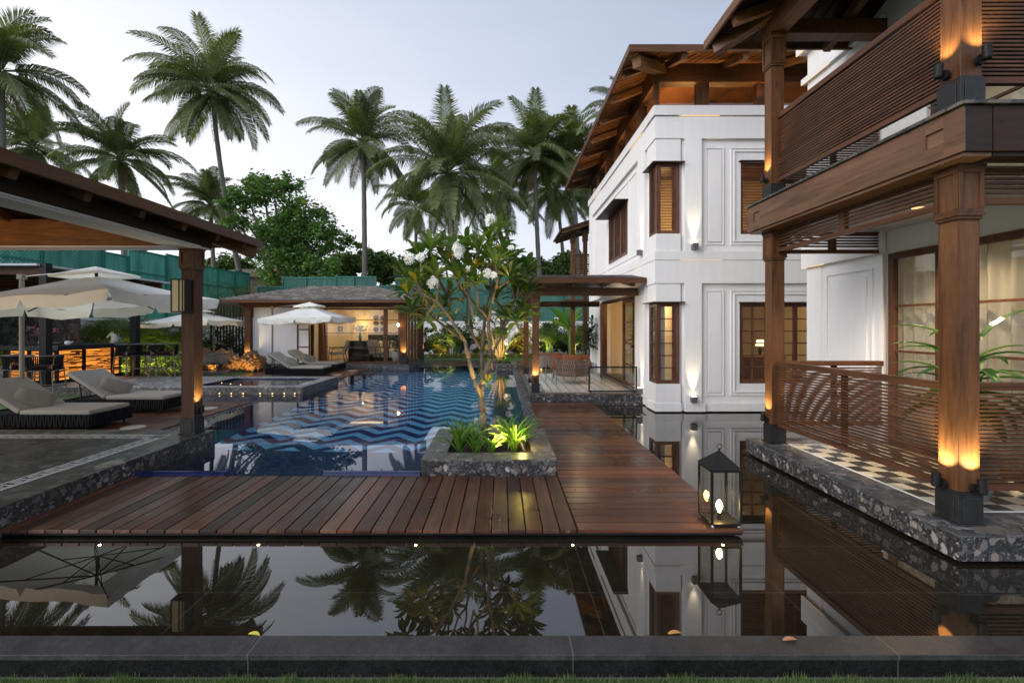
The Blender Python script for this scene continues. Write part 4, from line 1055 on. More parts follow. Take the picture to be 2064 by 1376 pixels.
# ceiling and balcony edge
g = MB(); g.box(3.40, 12, 3.35, 5.85, 2.80, 3.14); g.build('balcony_slab', m_white_soffit, wg)
g = MB(); wall(g, 'x', 3.20, 3.215, 3.157, 5.93, 2.82, 3.135, [(3.30, 3.44, 2.93, 3.04), (5.66, 5.80, 2.93, 3.04)]); g.box(3.215, 3.40, 3.172, 5.915, 2.825, 3.13)
g.box(3.222, 3.42, 3.18, 5.90, 2.79, 2.818)
g.build('edge_beam', wood('balcony_beam_timber', (.12, .062, .034), 'y', rough=.4, rv=.05, coat=.15, fine=.6), wg)
g = MB(); g.box(3.41, 12, 3.157, 3.20, 2.82, 3.135); g.box(3.216, 3.40, 3.157, 3.171, 2.82, 3.135); g.box(3.43, 12, 3.18, 3.30, 2.79, 2.818); g.build('edge_beam', m_dark['x'], wg)
g = MB(); g.box(3.175, 12, 3.13, 5.96, 3.137, 3.163); g.build('edge_slab', m_terr_top, wg, bevel=.002)
CX0, CX1 = 3.345, 3.53
lowN = column(wg, CX0, CX1, 3.335, 3.52, .143, 2.79, blk=.24, cap=.40); lowF = column(wg, CX0, CX1, 5.65, 5.83, .143, 2.79, blk=.24, cap=.36)
upN = column(wg, CX0 + .02, CX1 + .02, 3.34, 3.525, 3.164, 5.25, blk=.28, cap=.36); upF = column(wg, CX0, CX1, 5.66, 5.84, 3.164, 5.25, blk=.22, cap=.40)
# balustrades and friezes
louvre_rail(wg, 'x', 3.44, 3.525, 5.645, .36, 1.17, mids=(4.6,)); louvre_rail(wg, 'y', 3.43, CX1 + .005, 4.9, .37, 1.18, mids=()); louvre_rail(wg, 'y', 5.74, CX1 + .005, 4.79, .36, 1.17, mids=(4.2,))
louvre_rail(wg, 'x', 3.45, 3.53, 5.655, 3.40, 4.24, mids=(4.6,)); louvre_rail(wg, 'y', 3.43, CX1 + .025, 5.2, 3.42, 4.3); louvre_rail(wg, 'y', 5.75, CX1 + .005, 4.76, 3.40, 4.2, mids=(4.2,))
def frieze(axis, a, u0, u1):
    mx = m_slat if axis == 'x' else m_slatx
    g = MB(); bx(g, axis, a - .03, a + .03, u0, u1, 2.52, 2.565); bx(g, axis, a - .03, a + .03, u0, u1, 2.765, 2.785); f = g.build('frieze', mx, wg, bevel=.002)
    g = MB()
    for k in range(5): bx(g, axis, a - .02, a + .02, u0, u1, 2.60 + k * .035, 2.618 + k * .035)
    bx(g, axis, a - .022, a + .022, (u0 + u1) / 2 - .04, (u0 + u1) / 2 + .04, 2.566, 2.764)
    g.build('slats', mx, f)
frieze('x', 3.44, 3.525, 5.645); frieze('y', 5.74, CX1 + .005, 4.79); frieze('y', 3.43, CX1 + .005, 5.2)
# glazed doors with curtains
glazed(wg, 'x', WX + .03, 4.97, 5.66, .16, 2.50, (.75, 1.30, 1.85), fw=.075, bw=.028, name='glazed_door')
glazed(wg, 'x', WX + .03, 3.6, 4.96, .16, 2.50, (.75, 1.30, 1.85), fw=.075, bw=.028, name='glazed_door')
m_curt = fabric('linen_curtain', (.50, .46, .40), (.52, .46, .38), .4)
g = MB(); n = 150; vs = []
for i in range(n + 1):
    y = 3.62 + (5.72 - 3.62) * i / n; x = WX + .17 + .045 * math.sin(y * 38 + math.sin(y * 9) * 1.2) + .012 * math.sin(y * 90)
    vs += [(x, y, .16), (x + .01 * math.sin(y * 50), y, 2.62)]
g.add(vs, [(2 * i, 2 * i + 2, 2 * i + 3, 2 * i + 1) for i in range(n)]); g.build('curtain', m_curt, wg, smooth=True)
g = MB(); g.box(WX + .15, 8, 3.62, 5.74, 2.62, 2.7); g.box(7.9, 8, 3.62, 5.74, .15, 2.6); g.box(WX + .2, 8, 3.62, 5.74, .144, .15); g.build('interior_wall', m_plaster_in, wg)
lamp('POINT', (WX + .9, 5.15, 1.7), 11, wg, color=(1, .88, .70), size=.25)
glazed(wg, 'x', WX + .06, 4.02, 5.13, 3.31, 5.04, (3.85, 4.4), fw=.07, name='upper_window')
g = MB(); g.box(5.3, 5.35, 3.7, 5.6, 3.2, 5.3); g.box(WX + .16, 5.3, 3.7, 5.6, 3.18, 3.2); g.build('interior_wall', m_plaster_in, wg)
lamp('SPOT', (4.2, 4.5, 2.78), 150, wg, color=(1, .76, .48), to=(4.2, 4.5, 0), size=.05, cone=120, blend=.5)
g = MB(); g.tube([(4.2, 4.6, 2.796), (4.2, 4.6, 2.80)], .05, 16); g.build('downlight', m_led, wg)
# balcony roof
WR = (2.80, 13, 2.2, 6.24)
g = MB(); hip_roof(g, *WR, 5.52, .36, .02); g.build('roof', plain('dark_wing_shingle', (.035, .035, .04), .8, .3, 5), wg)
g = MB(); hip_roof(g, WR[0] + .01, WR[1], WR[2] + .01, WR[3] - .01, 5.498, .36, .03)
for k in range(26):
    y = 2.35 + k * .15
    l = min(1.76, 6.22 - y)
    if l > .1: g.bar((2.84, y, 5.46), (2.84 + l, y, 5.46 + l * .36), .012, .012)
for k in range(20): x = 3.1 + k * .15; l = min(1.3, x - 2.82); g.bar((x, 6.2, 5.46), (x, 6.2 - l, 5.46 + l * .36), .012, .012)
g.build('soffit_boards', m_dark['y'], wg)
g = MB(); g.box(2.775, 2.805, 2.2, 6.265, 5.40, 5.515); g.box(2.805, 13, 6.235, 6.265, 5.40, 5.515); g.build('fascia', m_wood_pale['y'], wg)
g = MB(); g.box(CX0 - .01, CX1 + .01, 2.6, 5.85, 5.255, 5.44); g.box(CX1 + .01, WX, 5.665, 5.835, 5.252, 5.438); g.box(CX1 + .01, WX, 3.35, 3.52, 5.252, 5.438); g.build('plate_beam', m_wood['y'], wg)
for i in range(6):
    y = 5.62 - i * .72
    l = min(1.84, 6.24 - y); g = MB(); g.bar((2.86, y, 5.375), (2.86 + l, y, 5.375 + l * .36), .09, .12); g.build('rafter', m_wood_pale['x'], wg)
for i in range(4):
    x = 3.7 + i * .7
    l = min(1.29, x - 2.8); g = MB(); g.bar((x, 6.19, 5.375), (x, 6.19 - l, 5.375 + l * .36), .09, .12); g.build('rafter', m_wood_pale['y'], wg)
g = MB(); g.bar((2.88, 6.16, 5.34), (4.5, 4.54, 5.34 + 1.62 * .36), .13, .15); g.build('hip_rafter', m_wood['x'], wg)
spotlight(CX0, 3.45, .415, -1, 0, 16, 34, 'black uplight on the pond side of the near ground floor balcony post', size=1.1)
spotlight(3.46, 3.335, .415, 0, -1, 16, 34, 'black uplight on the front of the near ground floor balcony post', size=1.1)
spotlight(CX0, 5.75, .43, -1, 0, 9, 34, 'black uplight on the far ground floor balcony post')
spotlight(CX0 + .02, 3.45, 3.50, -1, 0, 8, 32, 'black uplight on the pond side of the near upper balcony post', size=1.1)
spotlight(3.50, 3.34, 3.55, 0, -1, 6, 60, 'black uplight on the front of the near upper balcony post', size=1.1)
spotlight(CX0, 5.76, 3.44, -1, 0, 7, 34, 'black uplight on the far upper balcony post')

# ================================================================== LANTERNS
def lantern(x0, x1, y0, y1, z, h, label, power, full=True):
    t = thing('lantern', label, 'lantern', 'black metal lanterns on the timber decks', loc=((x0 + x1) / 2, (y0 + y1) / 2, z))
    b = .009 if full else .012; zt = z + h * .71; z0 = z + .022
    g = MB()
    for x in (x0, x1):
        for y in (y0, y1): g.box(x - b, x + b, y - b, y + b, z0, zt)
    for zz in (z0, zt): 
        g.box(x0 + b, x1 - b, y0 - b, y0 + b, zz - b, zz + b); g.box(x0 + b, x1 - b, y1 - b, y1 + b, zz - b, zz + b); g.box(x0 - b, x0 + b, y0 + b, y1 - b, zz - b, zz + b); g.box(x1 - b, x1 + b, y0 + b, y1 - b, zz - b, zz + b)
    g.box(x0, x1, y0, y1, z0 - .006, z0 - .001)
    g.build('metal_frame', m_black, t, bevel=.0015)
    cx_, cy_ = (x0 + x1) / 2, (y0 + y1) / 2; za = z + h * .93; e = .014
    g = MB(); g.add([(x0 - e, y0 - e, zt + .01), (x1 + e, y0 - e, zt + .01), (x1 + e, y1 + e, zt + .01), (x0 - e, y1 + e, zt + .01), (cx_, cy_, za)], [(0, 1, 4), (1, 2, 4), (2, 3, 4), (3, 0, 4), (3, 2, 1, 0)]); g.build('pyramid_cap', m_black, t)
    g = MB(); g.tube([(cx_, cy_, za - .012), (cx_, cy_, za + .01)], .008, 8)
    pts = [(cx_ + .020 * math.cos(a), cy_, za + .030 + .020 * math.sin(a)) for a in [2 * PI * k / 16 for k in range(17)]]; g.tube(pts, .003, 6); g.build('ring', m_black, t)
    g = MB()
    g.box(x0 + b, x1 - b, y0 - .001, y0 + .001, z0 + b, zt - b); g.box(x0 + b, x1 - b, y1 - .001, y1 + .001, z0 + b, zt - b); g.box(x0 - .001, x0 + .001, y0 + b, y1 - b, z0 + b, zt - b); g.box(x1 - .001, x1 + .001, y0 + b, y1 - b, z0 + b, zt - b)
    g.build('pane', m_glass_lamp, t)
    g = MB(); g.tube([(cx_, cy_, z0), (cx_, cy_, z0 + .055)], .014, 12); g.build('bulb_holder', m_black, t)
    g = MB(); g.lathe((cx_, cy_, z0 + .055), [(.008, 0), (.012, .015), (.023, .045), (.024, .06), (.016, .085), (.003, .1)], 14); bl = g.build('bulb', m_bulb, t, smooth=True)
    if full:
        g = MB()
        for x, y in ((x0 + .01, y0 + .01), (x0 + .01, y1 - .01), (x1 - .01, y0 + .01), (x1 - .01, y1 - .01)): g.lathe((x, y, z), [(.009, 0), (.011, .008), (.008, .018)], 10)
        g.build('foot', plain('white_rubber_foot', (.6, .6, .6), .5), t)
    lamp('POINT', (cx_, cy_, z0 + .125), power, t, color=(1, .58, .20), size=.02)
lantern(1.672, 1.900, 3.625, 3.86, .001, .63, 'large black metal lantern with a lit bulb on the near corner of the timber walkway', 34)
lantern(P(1086.5, 19), P(1096, 19), 19, 19.2, .001, .52, 'small lit lantern standing far away on the rear walkway', 4, False)

# submerged puck lights along the deck edge
for i, px in enumerate((201, 521, 838, 1154, 1457)):
    t = thing('pond_light', ['leftmost', 'second', 'middle', 'fourth', 'rightmost'][i] + ' of the five tiny lights along the deck edge, from the left', 'pond light', 'tiny pond lights along the deck edge', loc=(P(px, 3.47), 3.47, WZ))
    g = MB(); c = (P(px, 3.47), 3.47, WZ); g.lathe(c, [(.009, .0), (.009, .004)], 10); g.build('lens', m_pondlight, t)
    g = MB(); g.lathe((c[0], c[1], WZ - .03), [(.011, .0), (.011, .032)], 10); g.build('housing', m_black, t)
for i in range(7):
    x = P((441, 465, 489, 523, 548, 572, 593)[i], 10.80)
    t = thing('pool_light', 'tiny warm light number in the row below the spa wall'.replace('number ', ('furthest left ', 'second from left ', 'third from left ', 'middle ', 'third from right ', 'second from right ', 'furthest right ')[i]), 'pool light', 'tiny lights below the spa wall', loc=(x, 10.78, -.01))
    g = MB(); g.tube([(x, 10.833, .01), (x, 10.822, .01)], .009, 10); g.build('lens', m_dot, t)
for i, (px, py) in enumerate(((447, 771), (465, 773), (485, 775), (506, 777))):
    t = thing('spa_light', ('first', 'second', 'third', 'fourth')[i] + ' from the left of the tiny lights inside the spa', 'spa light', 'tiny lights inside the spa', loc=(P(px, 11.4 + .0), 11.4, .12))
    g = MB(); Y = 1.48 * F / (py - HY); g.lathe((P(px, Y), Y, .119), [(.014, 0), (.012, .004)], 10); g.build('lens', m_dot, t)
# deck lids
for i, (x, y) in enumerate(((-5.85, 7.22), (-5.75, 8.90), (-5.5, 15.1), (-5.42, 16.5))):
    g = MB(); g.lathe((x, y, .002), [(.165, 0), (.165, .006), (.15, .008)], 28)
    tag(g.build('skimmer_lid', plain('off_white_lid', (.42, .41, .38), .5, .06, 8)), ('round white lid in the deck nearest the near lounger foot', 'round white lid in the deck behind the left pavilion post', 'round white lid beside the foot of the nearer far lounger', 'round white lid beside the foot of the furthest lounger')[i], 'deck lid', 'round white lids set in the decks')

# ================================================================== LOUNGERS AND PILLOWS
def make_lounger():
    t = thing('sun_lounger', '', 'sun lounger', 'sun loungers beside the pool', local=True)
    L, Wd = 1.85, .82; z0, z1 = .07, .255
    g = MB(); g.box(-L + .03, -.03, .03, Wd - .03, z0 + .03, z1 - .02); g.build('base_frame', m_weave, t)
    g = MB(); r_ = .023
    def ribs(p, q, n):
        for i in range(n):
            f = (i + .5) / n; x = p[0] + (q[0] - p[0]) * f; y = p[1] + (q[1] - p[1]) * f
            lean = .008 if i % 2 else -.008; dx = (q[0] - p[0]); dy = (q[1] - p[1]); l = math.hypot(dx, dy); dx /= l; dy /= l
            g.tube([(x - dx * lean, y - dy * lean, z0), (x, y, (z0 + z1) / 2), (x + dx * lean, y + dy * lean, z1)], [r_, r_ * 1.1, r_], 6)
    ribs((-L, .03), (0, .03), 46); ribs((0, .02), (0, Wd - .02), 20); ribs((-L, Wd - .03), (0, Wd - .03), 46); ribs((-L, 0.02), (-L, Wd - .02), 20)
    g.build('rope_weave', m_weave, t)
    g = MB(); hx = -1.10
    g.box(hx, -.02, .03, Wd - .03, z1 - .005, z1 + .065); g.build('seat_cushion', m_mattress, t, bevel=.022)
    g = MB(); a = R(33); d = Vector((-math.cos(a), 0, math.sin(a))); p = Vector((hx - .01, Wd / 2, z1 + .035)); g.bar(p, p + d * .83, Wd - .06, .075, up=(math.sin(a), 0, math.cos(a))); g.build('back_cushion', m_mattress, t, bevel=.022)
    g = MB(); q = p + d * .8 - Vector((0, 0, .05)); 
    for yy in (.06, Wd - .06): g.tube([(hx, yy, z1), (q.x, yy, q.z - .02)], .014, 6); g.tube([(-1.55, yy, z1 - .02), (q.x + .18, yy, q.z - .11)], .011, 6)
    g.build('back_frame', m_black, t)
    for x in (-L + .2, -.1):
        for y in (.06, Wd - .06):
            g = MB(); g.tube([(x, y, 0), (x, y, z0 + .04)], .016, 8); g.build('leg', m_black, t)
    return t
LG = make_lounger()
spots = [(-6.28, 6.92, 'nearest sun lounger, cut by the left edge, with taupe cushions on black rope weave'), (-6.22, 8.36, 'sun lounger directly left of the pavilion post, second from the front'),
         (-5.70, 14.5, 'nearer of the two sun loungers on the far deck before the guest house'), (-5.83, 16.15, 'furthest sun lounger, close to the guest house wall')]
for i, (x, y, l) in enumerate(spots): place(LG, i == 0, (x, y, 0), 0, l, 'sun loungers beside the pool')
def pillow_mesh():
    g = MB(); n = 12; vs = []; W_, H_, Th = .50, .33, .12
    for side in (1, -1):
        for i in range(n + 1):
            for j in range(n + 1):
                u = i / n * 2 - 1; v = j / n * 2 - 1
                e = max(0, (1 - u ** 4) * (1 - v ** 4)) ** .5
                sx_ = 1 - .07 * (1 - v * v); sy_ = 1 - .10 * (1 - u * u)
                vs.append((u * W_ / 2 * sy_ * 1.0, v * H_ / 2 * sx_, side * Th / 2 * e + .003 * math.sin(9 * u + 4 * v) * e))
    fs = []
    for s in range(2):
        o = s * (n + 1) ** 2
        for i in range(n):
            for j in range(n):
                k = o + i * (n + 1) + j; q = (k, k + n + 1, k + n + 2, k + 1); fs.append(q if s == 0 else tuple(reversed(q)))
    g.add(vs, fs); return g
pm = pillow_mesh().build('pillow', plain('taupe_pillow_fabric', (.17, .16, .135), .92, .06, 60, bump=.2), smooth=True)
for i, (x, y, l) in enumerate(spots):
    o = pm if i == 0 else pm.copy()
    if i: COL.objects.link(o)
    o.location = (x - 1.18, y + .34, .45)
    n_ = Vector((.55, -.50, .62)).normalized(); u_ = (Vector((.80, .42, -.30)) - n_ * Vector((.80, .42, -.30)).dot(n_)).normalized(); w_ = n_.cross(u_)
    o.rotation_euler = Matrix((u_, w_, n_)).transposed().to_euler()
    tag(o, ('taupe pillow on the nearest sun lounger at the left edge', 'taupe pillow on the lounger left of the pavilion post', 'grey pillow on the nearer lounger of the far deck', 'grey pillow on the furthest lounger')[i], 'pillow', 'pillows leaning on the lounger backs')

# ================================================================== UMBRELLAS
def umbrella(cx, cy, s, zr, rise, tilt, polex, poley, base_z, label, side_col=None):
    t = thing('garden_umbrella', label, 'umbrella', 'cream square cantilever umbrellas', loc=(polex, poley, base_z))
    M_ = Matrix.Translation((cx, cy, zr)) @ Matrix.Rotation(-tilt, 4, 'Y')
    h = s / 2; g = MB(); g.M = M_; n = 10; m_ = 8; f0 = .16
    for q in range(4):
        Rm = Matrix.Rotation(q * PI / 2, 4, 'Z'); vs = []
        for i in range(m_ + 1):
            f = f0 + (1 - f0) * i / m_
            for j in range(n + 1):
                u = j / n * 2 - 1
                z = rise * (1 - f) - .055 * f * (1 - abs(math.cos(PI * (u + 1)))) * .9 - .03 * math.sin(PI * f)
                vs.append(Rm @ Vector((h * f * u, -h * f, z)))
        fs = [(i * (n + 1) + j, i * (n + 1) + j + 1, (i + 1) * (n + 1) + j + 1, (i + 1) * (n + 1) + j) for i in range(m_) for j in range(n)]
        g.add(vs, [tuple(reversed(f_)) for f_ in fs])
    can = g.build('canopy', m_fabric_w, t, smooth=True)
    g = MB(); g.M = M_
    for q in range(4):
        Rm = Matrix.Rotation(q * PI / 2, 4, 'Z'); n2 = 48; vs = []
        for j in range(n2 + 1):
            u = j / n2 * 2 - 1
            z = -.055 * (1 - abs(math.cos(PI * (u + 1)))) * .9
            notch = min(abs(u), 1 - abs(u)) ; d = .175 * (1 - math.exp(-(notch / .022) ** 2) * .0) if notch > .03 else .06 + .115 * (notch / .03) ** .5
            w = .012 * math.sin(u * 21) 
            vs += [Rm @ Vector((h * u, -h, z)), Rm @ Vector((h * u * 1.002, -h - .012 - w, z - d * .5)), Rm @ Vector((h * u * 1.0, -h - .004 + w * 1.3, z - d))]
        fs = []
        for j in range(n2): a = 3 * j; fs += [(a, a + 1, a + 4, a + 3), (a + 1, a + 2, a + 5, a + 4)]
        g.add(vs, fs)
    g.build('valance', m_fabric_w, can, smooth=True)
    g = MB(); g.M = M_; c2 = .166 * s
    top = Vector((0, 0, rise + .115)); 
    for q in range(4):
        Rm = Matrix.Rotation(q * PI / 2, 4, 'Z')
        a, b, c = Rm @ Vector((-c2, -c2, rise * .93)), Rm @ Vector((0, -c2 * .98, rise * .93 - .0)), Rm @ Vector((c2, -c2, rise * .93))
        dn = Vector((0, 0, -.035)); g.add([a, b, c, top, a + dn, b + dn, c + dn], [(0, 1, 3), (1, 2, 3), (4, 5, 1, 0), (5, 6, 2, 1)])
    g.build('vent_cap', m_fabric_w, can)
    g = MB(); g.M = M_
    for k in range(8):
        a = k * PI / 4; rr = h * (1.414 if k % 2 else 1.0) * .99; a = a
        p = Vector((math.cos(a) * rr * .97, math.sin(a) * rr * .97, -.10)); g.bar((0, 0, rise - .13), p, .012, .018)
        g.bar((0, 0, rise - .45), Vector((math.cos(a) * rr * .5, math.sin(a) * rr * .5, rise * .5 - .12)), .010, .014)
    g.tube([(0, 0, rise - .45), (0, 0, rise + .06)], .022, 10); g.build('rib', m_black, t)
    apex = M_ @ Vector((0, 0, rise + .06))
    g = MB(); g.tube([(polex, poley, base_z), (polex, poley, zr + rise - .08)], .034, 12); g.tube([(polex, poley, base_z), (polex, poley, base_z + .12)], .06, 12)
    g.box(polex - .045, polex + .045, poley - .045, poley + .045, zr + rise - .08, zr + rise + .0); g.build('pole', m_tan_metal, t)
    g = MB(); g.tube([(polex, poley, zr + rise - .04), tuple(apex)], .012, 8); g.build('arm', m_tan_metal, t)
umbrella(-6.61, 7.45, 2.42, 2.03, .44, R(4.2), -8.02, 7.6, 0, 'large cream umbrella nearest the camera, over the near loungers at the left edge')
umbrella(-6.84, 16.22, 2.45, 1.90, .46, R(2), P(548, 17.1), 17.15, 0, 'cream umbrella over the two far loungers in front of the guest house')
umbrella(-11.55, 17.2, 2.45, 1.78, .42, R(2.5), P(421, 17.2), 17.5, -.03, 'cream umbrella partly hidden behind the left pavilion post, over the garden chairs')

# ================================================================== BAR
bc = thing('bar_counter', 'outdoor bar counter with black stone top and amber backlit slatted front', 'bar counter', loc=(-12.0, 12.5, .16))
g = MB(); g.box(-12.75, -11.08, 11.35, 13.75, 1.00, 1.12); g.build('counter_top', m_granite, bc, bevel=.01)
g = MB(); g.box(-12.55, -11.36, 11.62, 13.48, .17, .99); g.build('light_box', m_barlight, bc)
g = MB(); g.box(-12.6, -11.28, 11.5, 13.55, .161, .24)
for (x, y) in ((-11.30, 11.55), (-11.30, 12.3), (-11.30, 13.2), (-12.6, 11.55), (-12.0, 11.55)): g.box(x - .03, x + .03, y - .03, y + .03, .24, 1.0)
g.build('plinth', m_black, bc)
g = MB(); z = .26
while z < .985:
    y = 11.52
    while y < 13.5:
        l = rnd.uniform(.12, .45); hh = rnd.uniform(.010, .0205); g.box(-11.34, -11.31 + rnd.uniform(0, .02), y, min(y + l, 13.52), z, z + hh); y += l + rnd.uniform(.0, .02)
    x = -12.55
    while x < -11.35:
        l = rnd.uniform(.12, .45); hh = rnd.uniform(.010, .0205); g.box(x, min(x + l, -11.34), 11.54 - rnd.uniform(0, .02), 11.58, z, z + hh); x += l + rnd.uniform(.0, .02)
    z += .0225
g.build('slats', m_dark['y'], bc)
lamp('AREA', (-11.1, 12.5, .5), 2.5, bc, color=(1, .42, .1), to=(-10, 12.5, .1), size=1.6, sx_=.3)
bp = thing('bar_pergola', 'flat roofed pergola with black steel posts over the outdoor bar', 'pergola', loc=(-12, 12, .16))
for (x, y) in ((-10.98, 10.95), (P(275.5, 13.4), 13.35)): post(bp, x - .085, x + .085, y - .08, y + .08, 0 if y < 11 else .16, 3.12 if y < 11 else 2.98, 'post', m_black)
g = MB(); slab(g, [(-16.5, 10.8, 3.10), (-11.05, 10.8, 3.10), (-10.35, 14.2, 2.98), (-16.5, 14.2, 2.98)], .05); g.build('roof_sheet', plain('pale_roof_sheet', (.4, .42, .46), .4, .05, 3), bp)
for i in range(6):
    g = MB(); y = 11.0 + i * .6; g.box(-16.4, -11.0 + i * .1, y, y + .08, 2.86 - i * .02, 3.03 - i * .02); g.build('beam', m_wood['x'], bp)
sw = thing('stone_screen_wall', 'dark conglomerate stone wall behind the outdoor bar', 'wall', loc=(-15, 14.5, 0))
g = MB(); g.box(-19, P(145, 14.4), 14.4, 14.7, -.1, 2.85); g.build('wall', breccia('dark_wall_conglomerate', (.045, .045, .052), (.30, .29, .30), rough=.5, scale=3.5), sw)

def tub_chair(label, group, sh, bw, mb_, mc, bar_legs):
    """rope back tub chair; origin on the ground, back towards -Y"""
    t = thing('rope_chair', label, 'chair', group, local=True)
    w = .27
    for x in (-w, w):
        for y in (-w * .9, w * .9):
            g = MB(); g.tube([(x * 1.12, y * 1.12, 0), (x * .92, y * .92, sh + .1)], .013, 6); g.build('leg', m_grey_metal, t)
    if bar_legs:
        g = MB()
        for p, q in (((-w, -w), (w, -w)), ((w, -w), (w, w)), ((w, w), (-w, w)), ((-w, w), (-w, -w))): g.tube([(p[0] * 1.05, p[1] * .95, .26), (q[0] * 1.05, q[1] * .95, .26)], .010, 6)
        g.build('footrest', m_grey_metal, t)
    g = MB(); g.box(-w, w, -w, w, sh - .03, sh); g.build('seat', m_weave, t, bevel=.02)
    g = MB(); g.box(-w + .03, w - .03, -w + .03, w - .02, sh + .002, sh + .07); g.build('seat_cushion', mc, t, bevel=.02)
    g = MB(); n = 40
    def pt(f, z): a = PI * (1.0 + f); e = 1.12 + .1 * (z - sh) / bw; return (math.cos(a) * w * e, math.sin(a) * w * e * .95 + (.05 if 0 else 0), z)
    fr = [-.12 + 1.24 * i / n for i in range(n + 1)]
    for i, f in enumerate(fr): g.tube([pt(f, sh - .02), pt(f + .01, sh + bw)], .010, 5)
    g.build('rope_back', mb_, t)
    g = MB(); g.tube([pt(f, sh + bw + .01) for f in fr], .015, 6); g.tube([pt(f, sh - .03) for f in fr], .013, 6); g.build('back_frame', m_grey_metal, t)
    return t
BS = tub_chair('', 'bar chairs round the outdoor bar', .66, .28, m_weave, m_rust, True)
for i, (px, Y, rz, z, l) in enumerate(((44, 10.45, R(-30), 0, 'bar chair with rust cushion near the left edge in front of the bar'), (88, 10.2, R(20), 0, 'bar chair with rust cushion beside the first black pergola post'),
                                      (262, 12.75, R(-20), .16, 'dark bar chair just left of the second black pergola post'), (303, 13.0, R(10), .16, 'dark bar chair just right of the second black pergola post'), (332, 12.9, R(25), .16, 'dark bar chair beside the left pavilion post'))):
    place(BS, i == 0, (P(px, Y), Y, z), rz, l, 'bar chairs round the outdoor bar')
GC = tub_chair('', 'grey garden chairs under the middle umbrella', .40, .30, m_rope, m_rust, False)
for i, (px, Y, rz, l) in enumerate(((418, 15.3, R(30), 'grey rope garden chair touching the right side of the pavilion post'), (443, 15.6, R(-30), 'grey rope garden chair right of the umbrella pole'), (425, 16.8, R(180), 'grey rope garden chair furthest back under the middle umbrella'), (385, 15.6, R(30), 'grey rope garden chair behind the left pavilion post'))):
    place(GC, i == 0, (P(px, Y), Y, -.03), rz, l, 'grey garden chairs under the middle umbrella', 1.0)
g = MB(); g.lathe((P(432, 16), 16.0, -.03), [(.5, 0), (.5, .05), (.44, .08)], 24); tag(g.build('stepping_stone', m_pave), 'round pale stone disc on the lawn beneath the garden chairs', 'stone')
# things on the bar
t = thing('flower_arrangement', 'white pot of pink orchids on the left part of the bar', 'flowers', loc=(-12.0, 11.9, 1.12)); bxp = -12.0
g = MB(); g.lathe((bxp, 11.9, 1.12), [(.06, 0), (.09, .06), (.08, .13), (.06, .15)], 14); g.build('pot', m_plaster, t, smooth=True)
g = MB()
for k in range(9): a = k * .7; g.tube([(bxp, 11.9, 1.25), (bxp + .1 * math.cos(a), 11.9 + .1 * math.sin(a), 1.4), (bxp + .26 * math.cos(a), 11.9 + .2 * math.sin(a), 1.5 + .03 * (k % 3))], .004, 4)
g.build('stem', m_darkleaf, t)
g = MB()
for k in range(120):
    a = rnd.uniform(0, 6.3); r_ = rnd.uniform(.03, .3); x = bxp + math.cos(a) * r_; y = 11.9 + math.sin(a) * r_; z = 1.36 + rnd.uniform(0, .22); s = .03
    v = [Vector((rnd.uniform(-1, 1), rnd.uniform(-1, 1), rnd.uniform(-1, 1))) * s for _ in range(4)]; g.add([Vector((x, y, z)) + q for q in v], [(0, 1, 2), (0, 2, 3)])
g.build('blossom', m_pink, t)
g = MB(); g.lathe((-11.55, 12.1, 1.121), [(.05, 0), (.07, .04), (.06, .09), (.03, .1)], 14); g.tube([(-11.49, 12.1, 1.17), (-11.42, 12.1, 1.19), (-11.40, 12.1, 1.22)], .01, 6); tag(g.build('teapot', m_plaster, smooth=True), 'small white teapot beside the pink orchids on the bar', 'teapot')
g = MB(); g.lathe((P(239.5, 13.4), 13.4, 1.121), [(.05, 0), (.055, .02), (.055, .15), (.02, .2), (.02, .26), (.025, .27)], 14); tag(g.build('glass_bottle', plain('teal_bottle', (.04, .22, .27), .15, .1, 8), smooth=True), 'teal bottle at the right end of the bar beside the horse head', 'bottle')
hh = thing('horse_head_sculpture', 'cream horse head sculpture standing on the bar', 'sculpture', loc=(P(226, 13.3), 13.3, 1.12)); hx_ = P(228, 13.3)
g = MB(); g.tube([(hx_ + .02, 13.3, 1.12), (hx_ + .05, 13.3, 1.22), (hx_ + .03, 13.3, 1.33), (hx_ - .04, 13.3, 1.38), (hx_ - .11, 13.3, 1.33), (hx_ - .17, 13.3, 1.27)], [.10, .085, .075, .062, .042, .030], 12); g.build('head', plain('cream_plaster', (.55, .48, .38), .7, .1, 20), hh, smooth=True)
g = MB(); g.tube([(hx_ - .02, 13.29, 1.42), (hx_ - .03, 13.28, 1.47)], [.015, .002], 6); g.tube([(hx_ - .02, 13.33, 1.42), (hx_ - .03, 13.34, 1.47)], [.015, .002], 6); g.build('ear', plain('cream_plaster_ear', (.55, .48, .38), .7), hh)

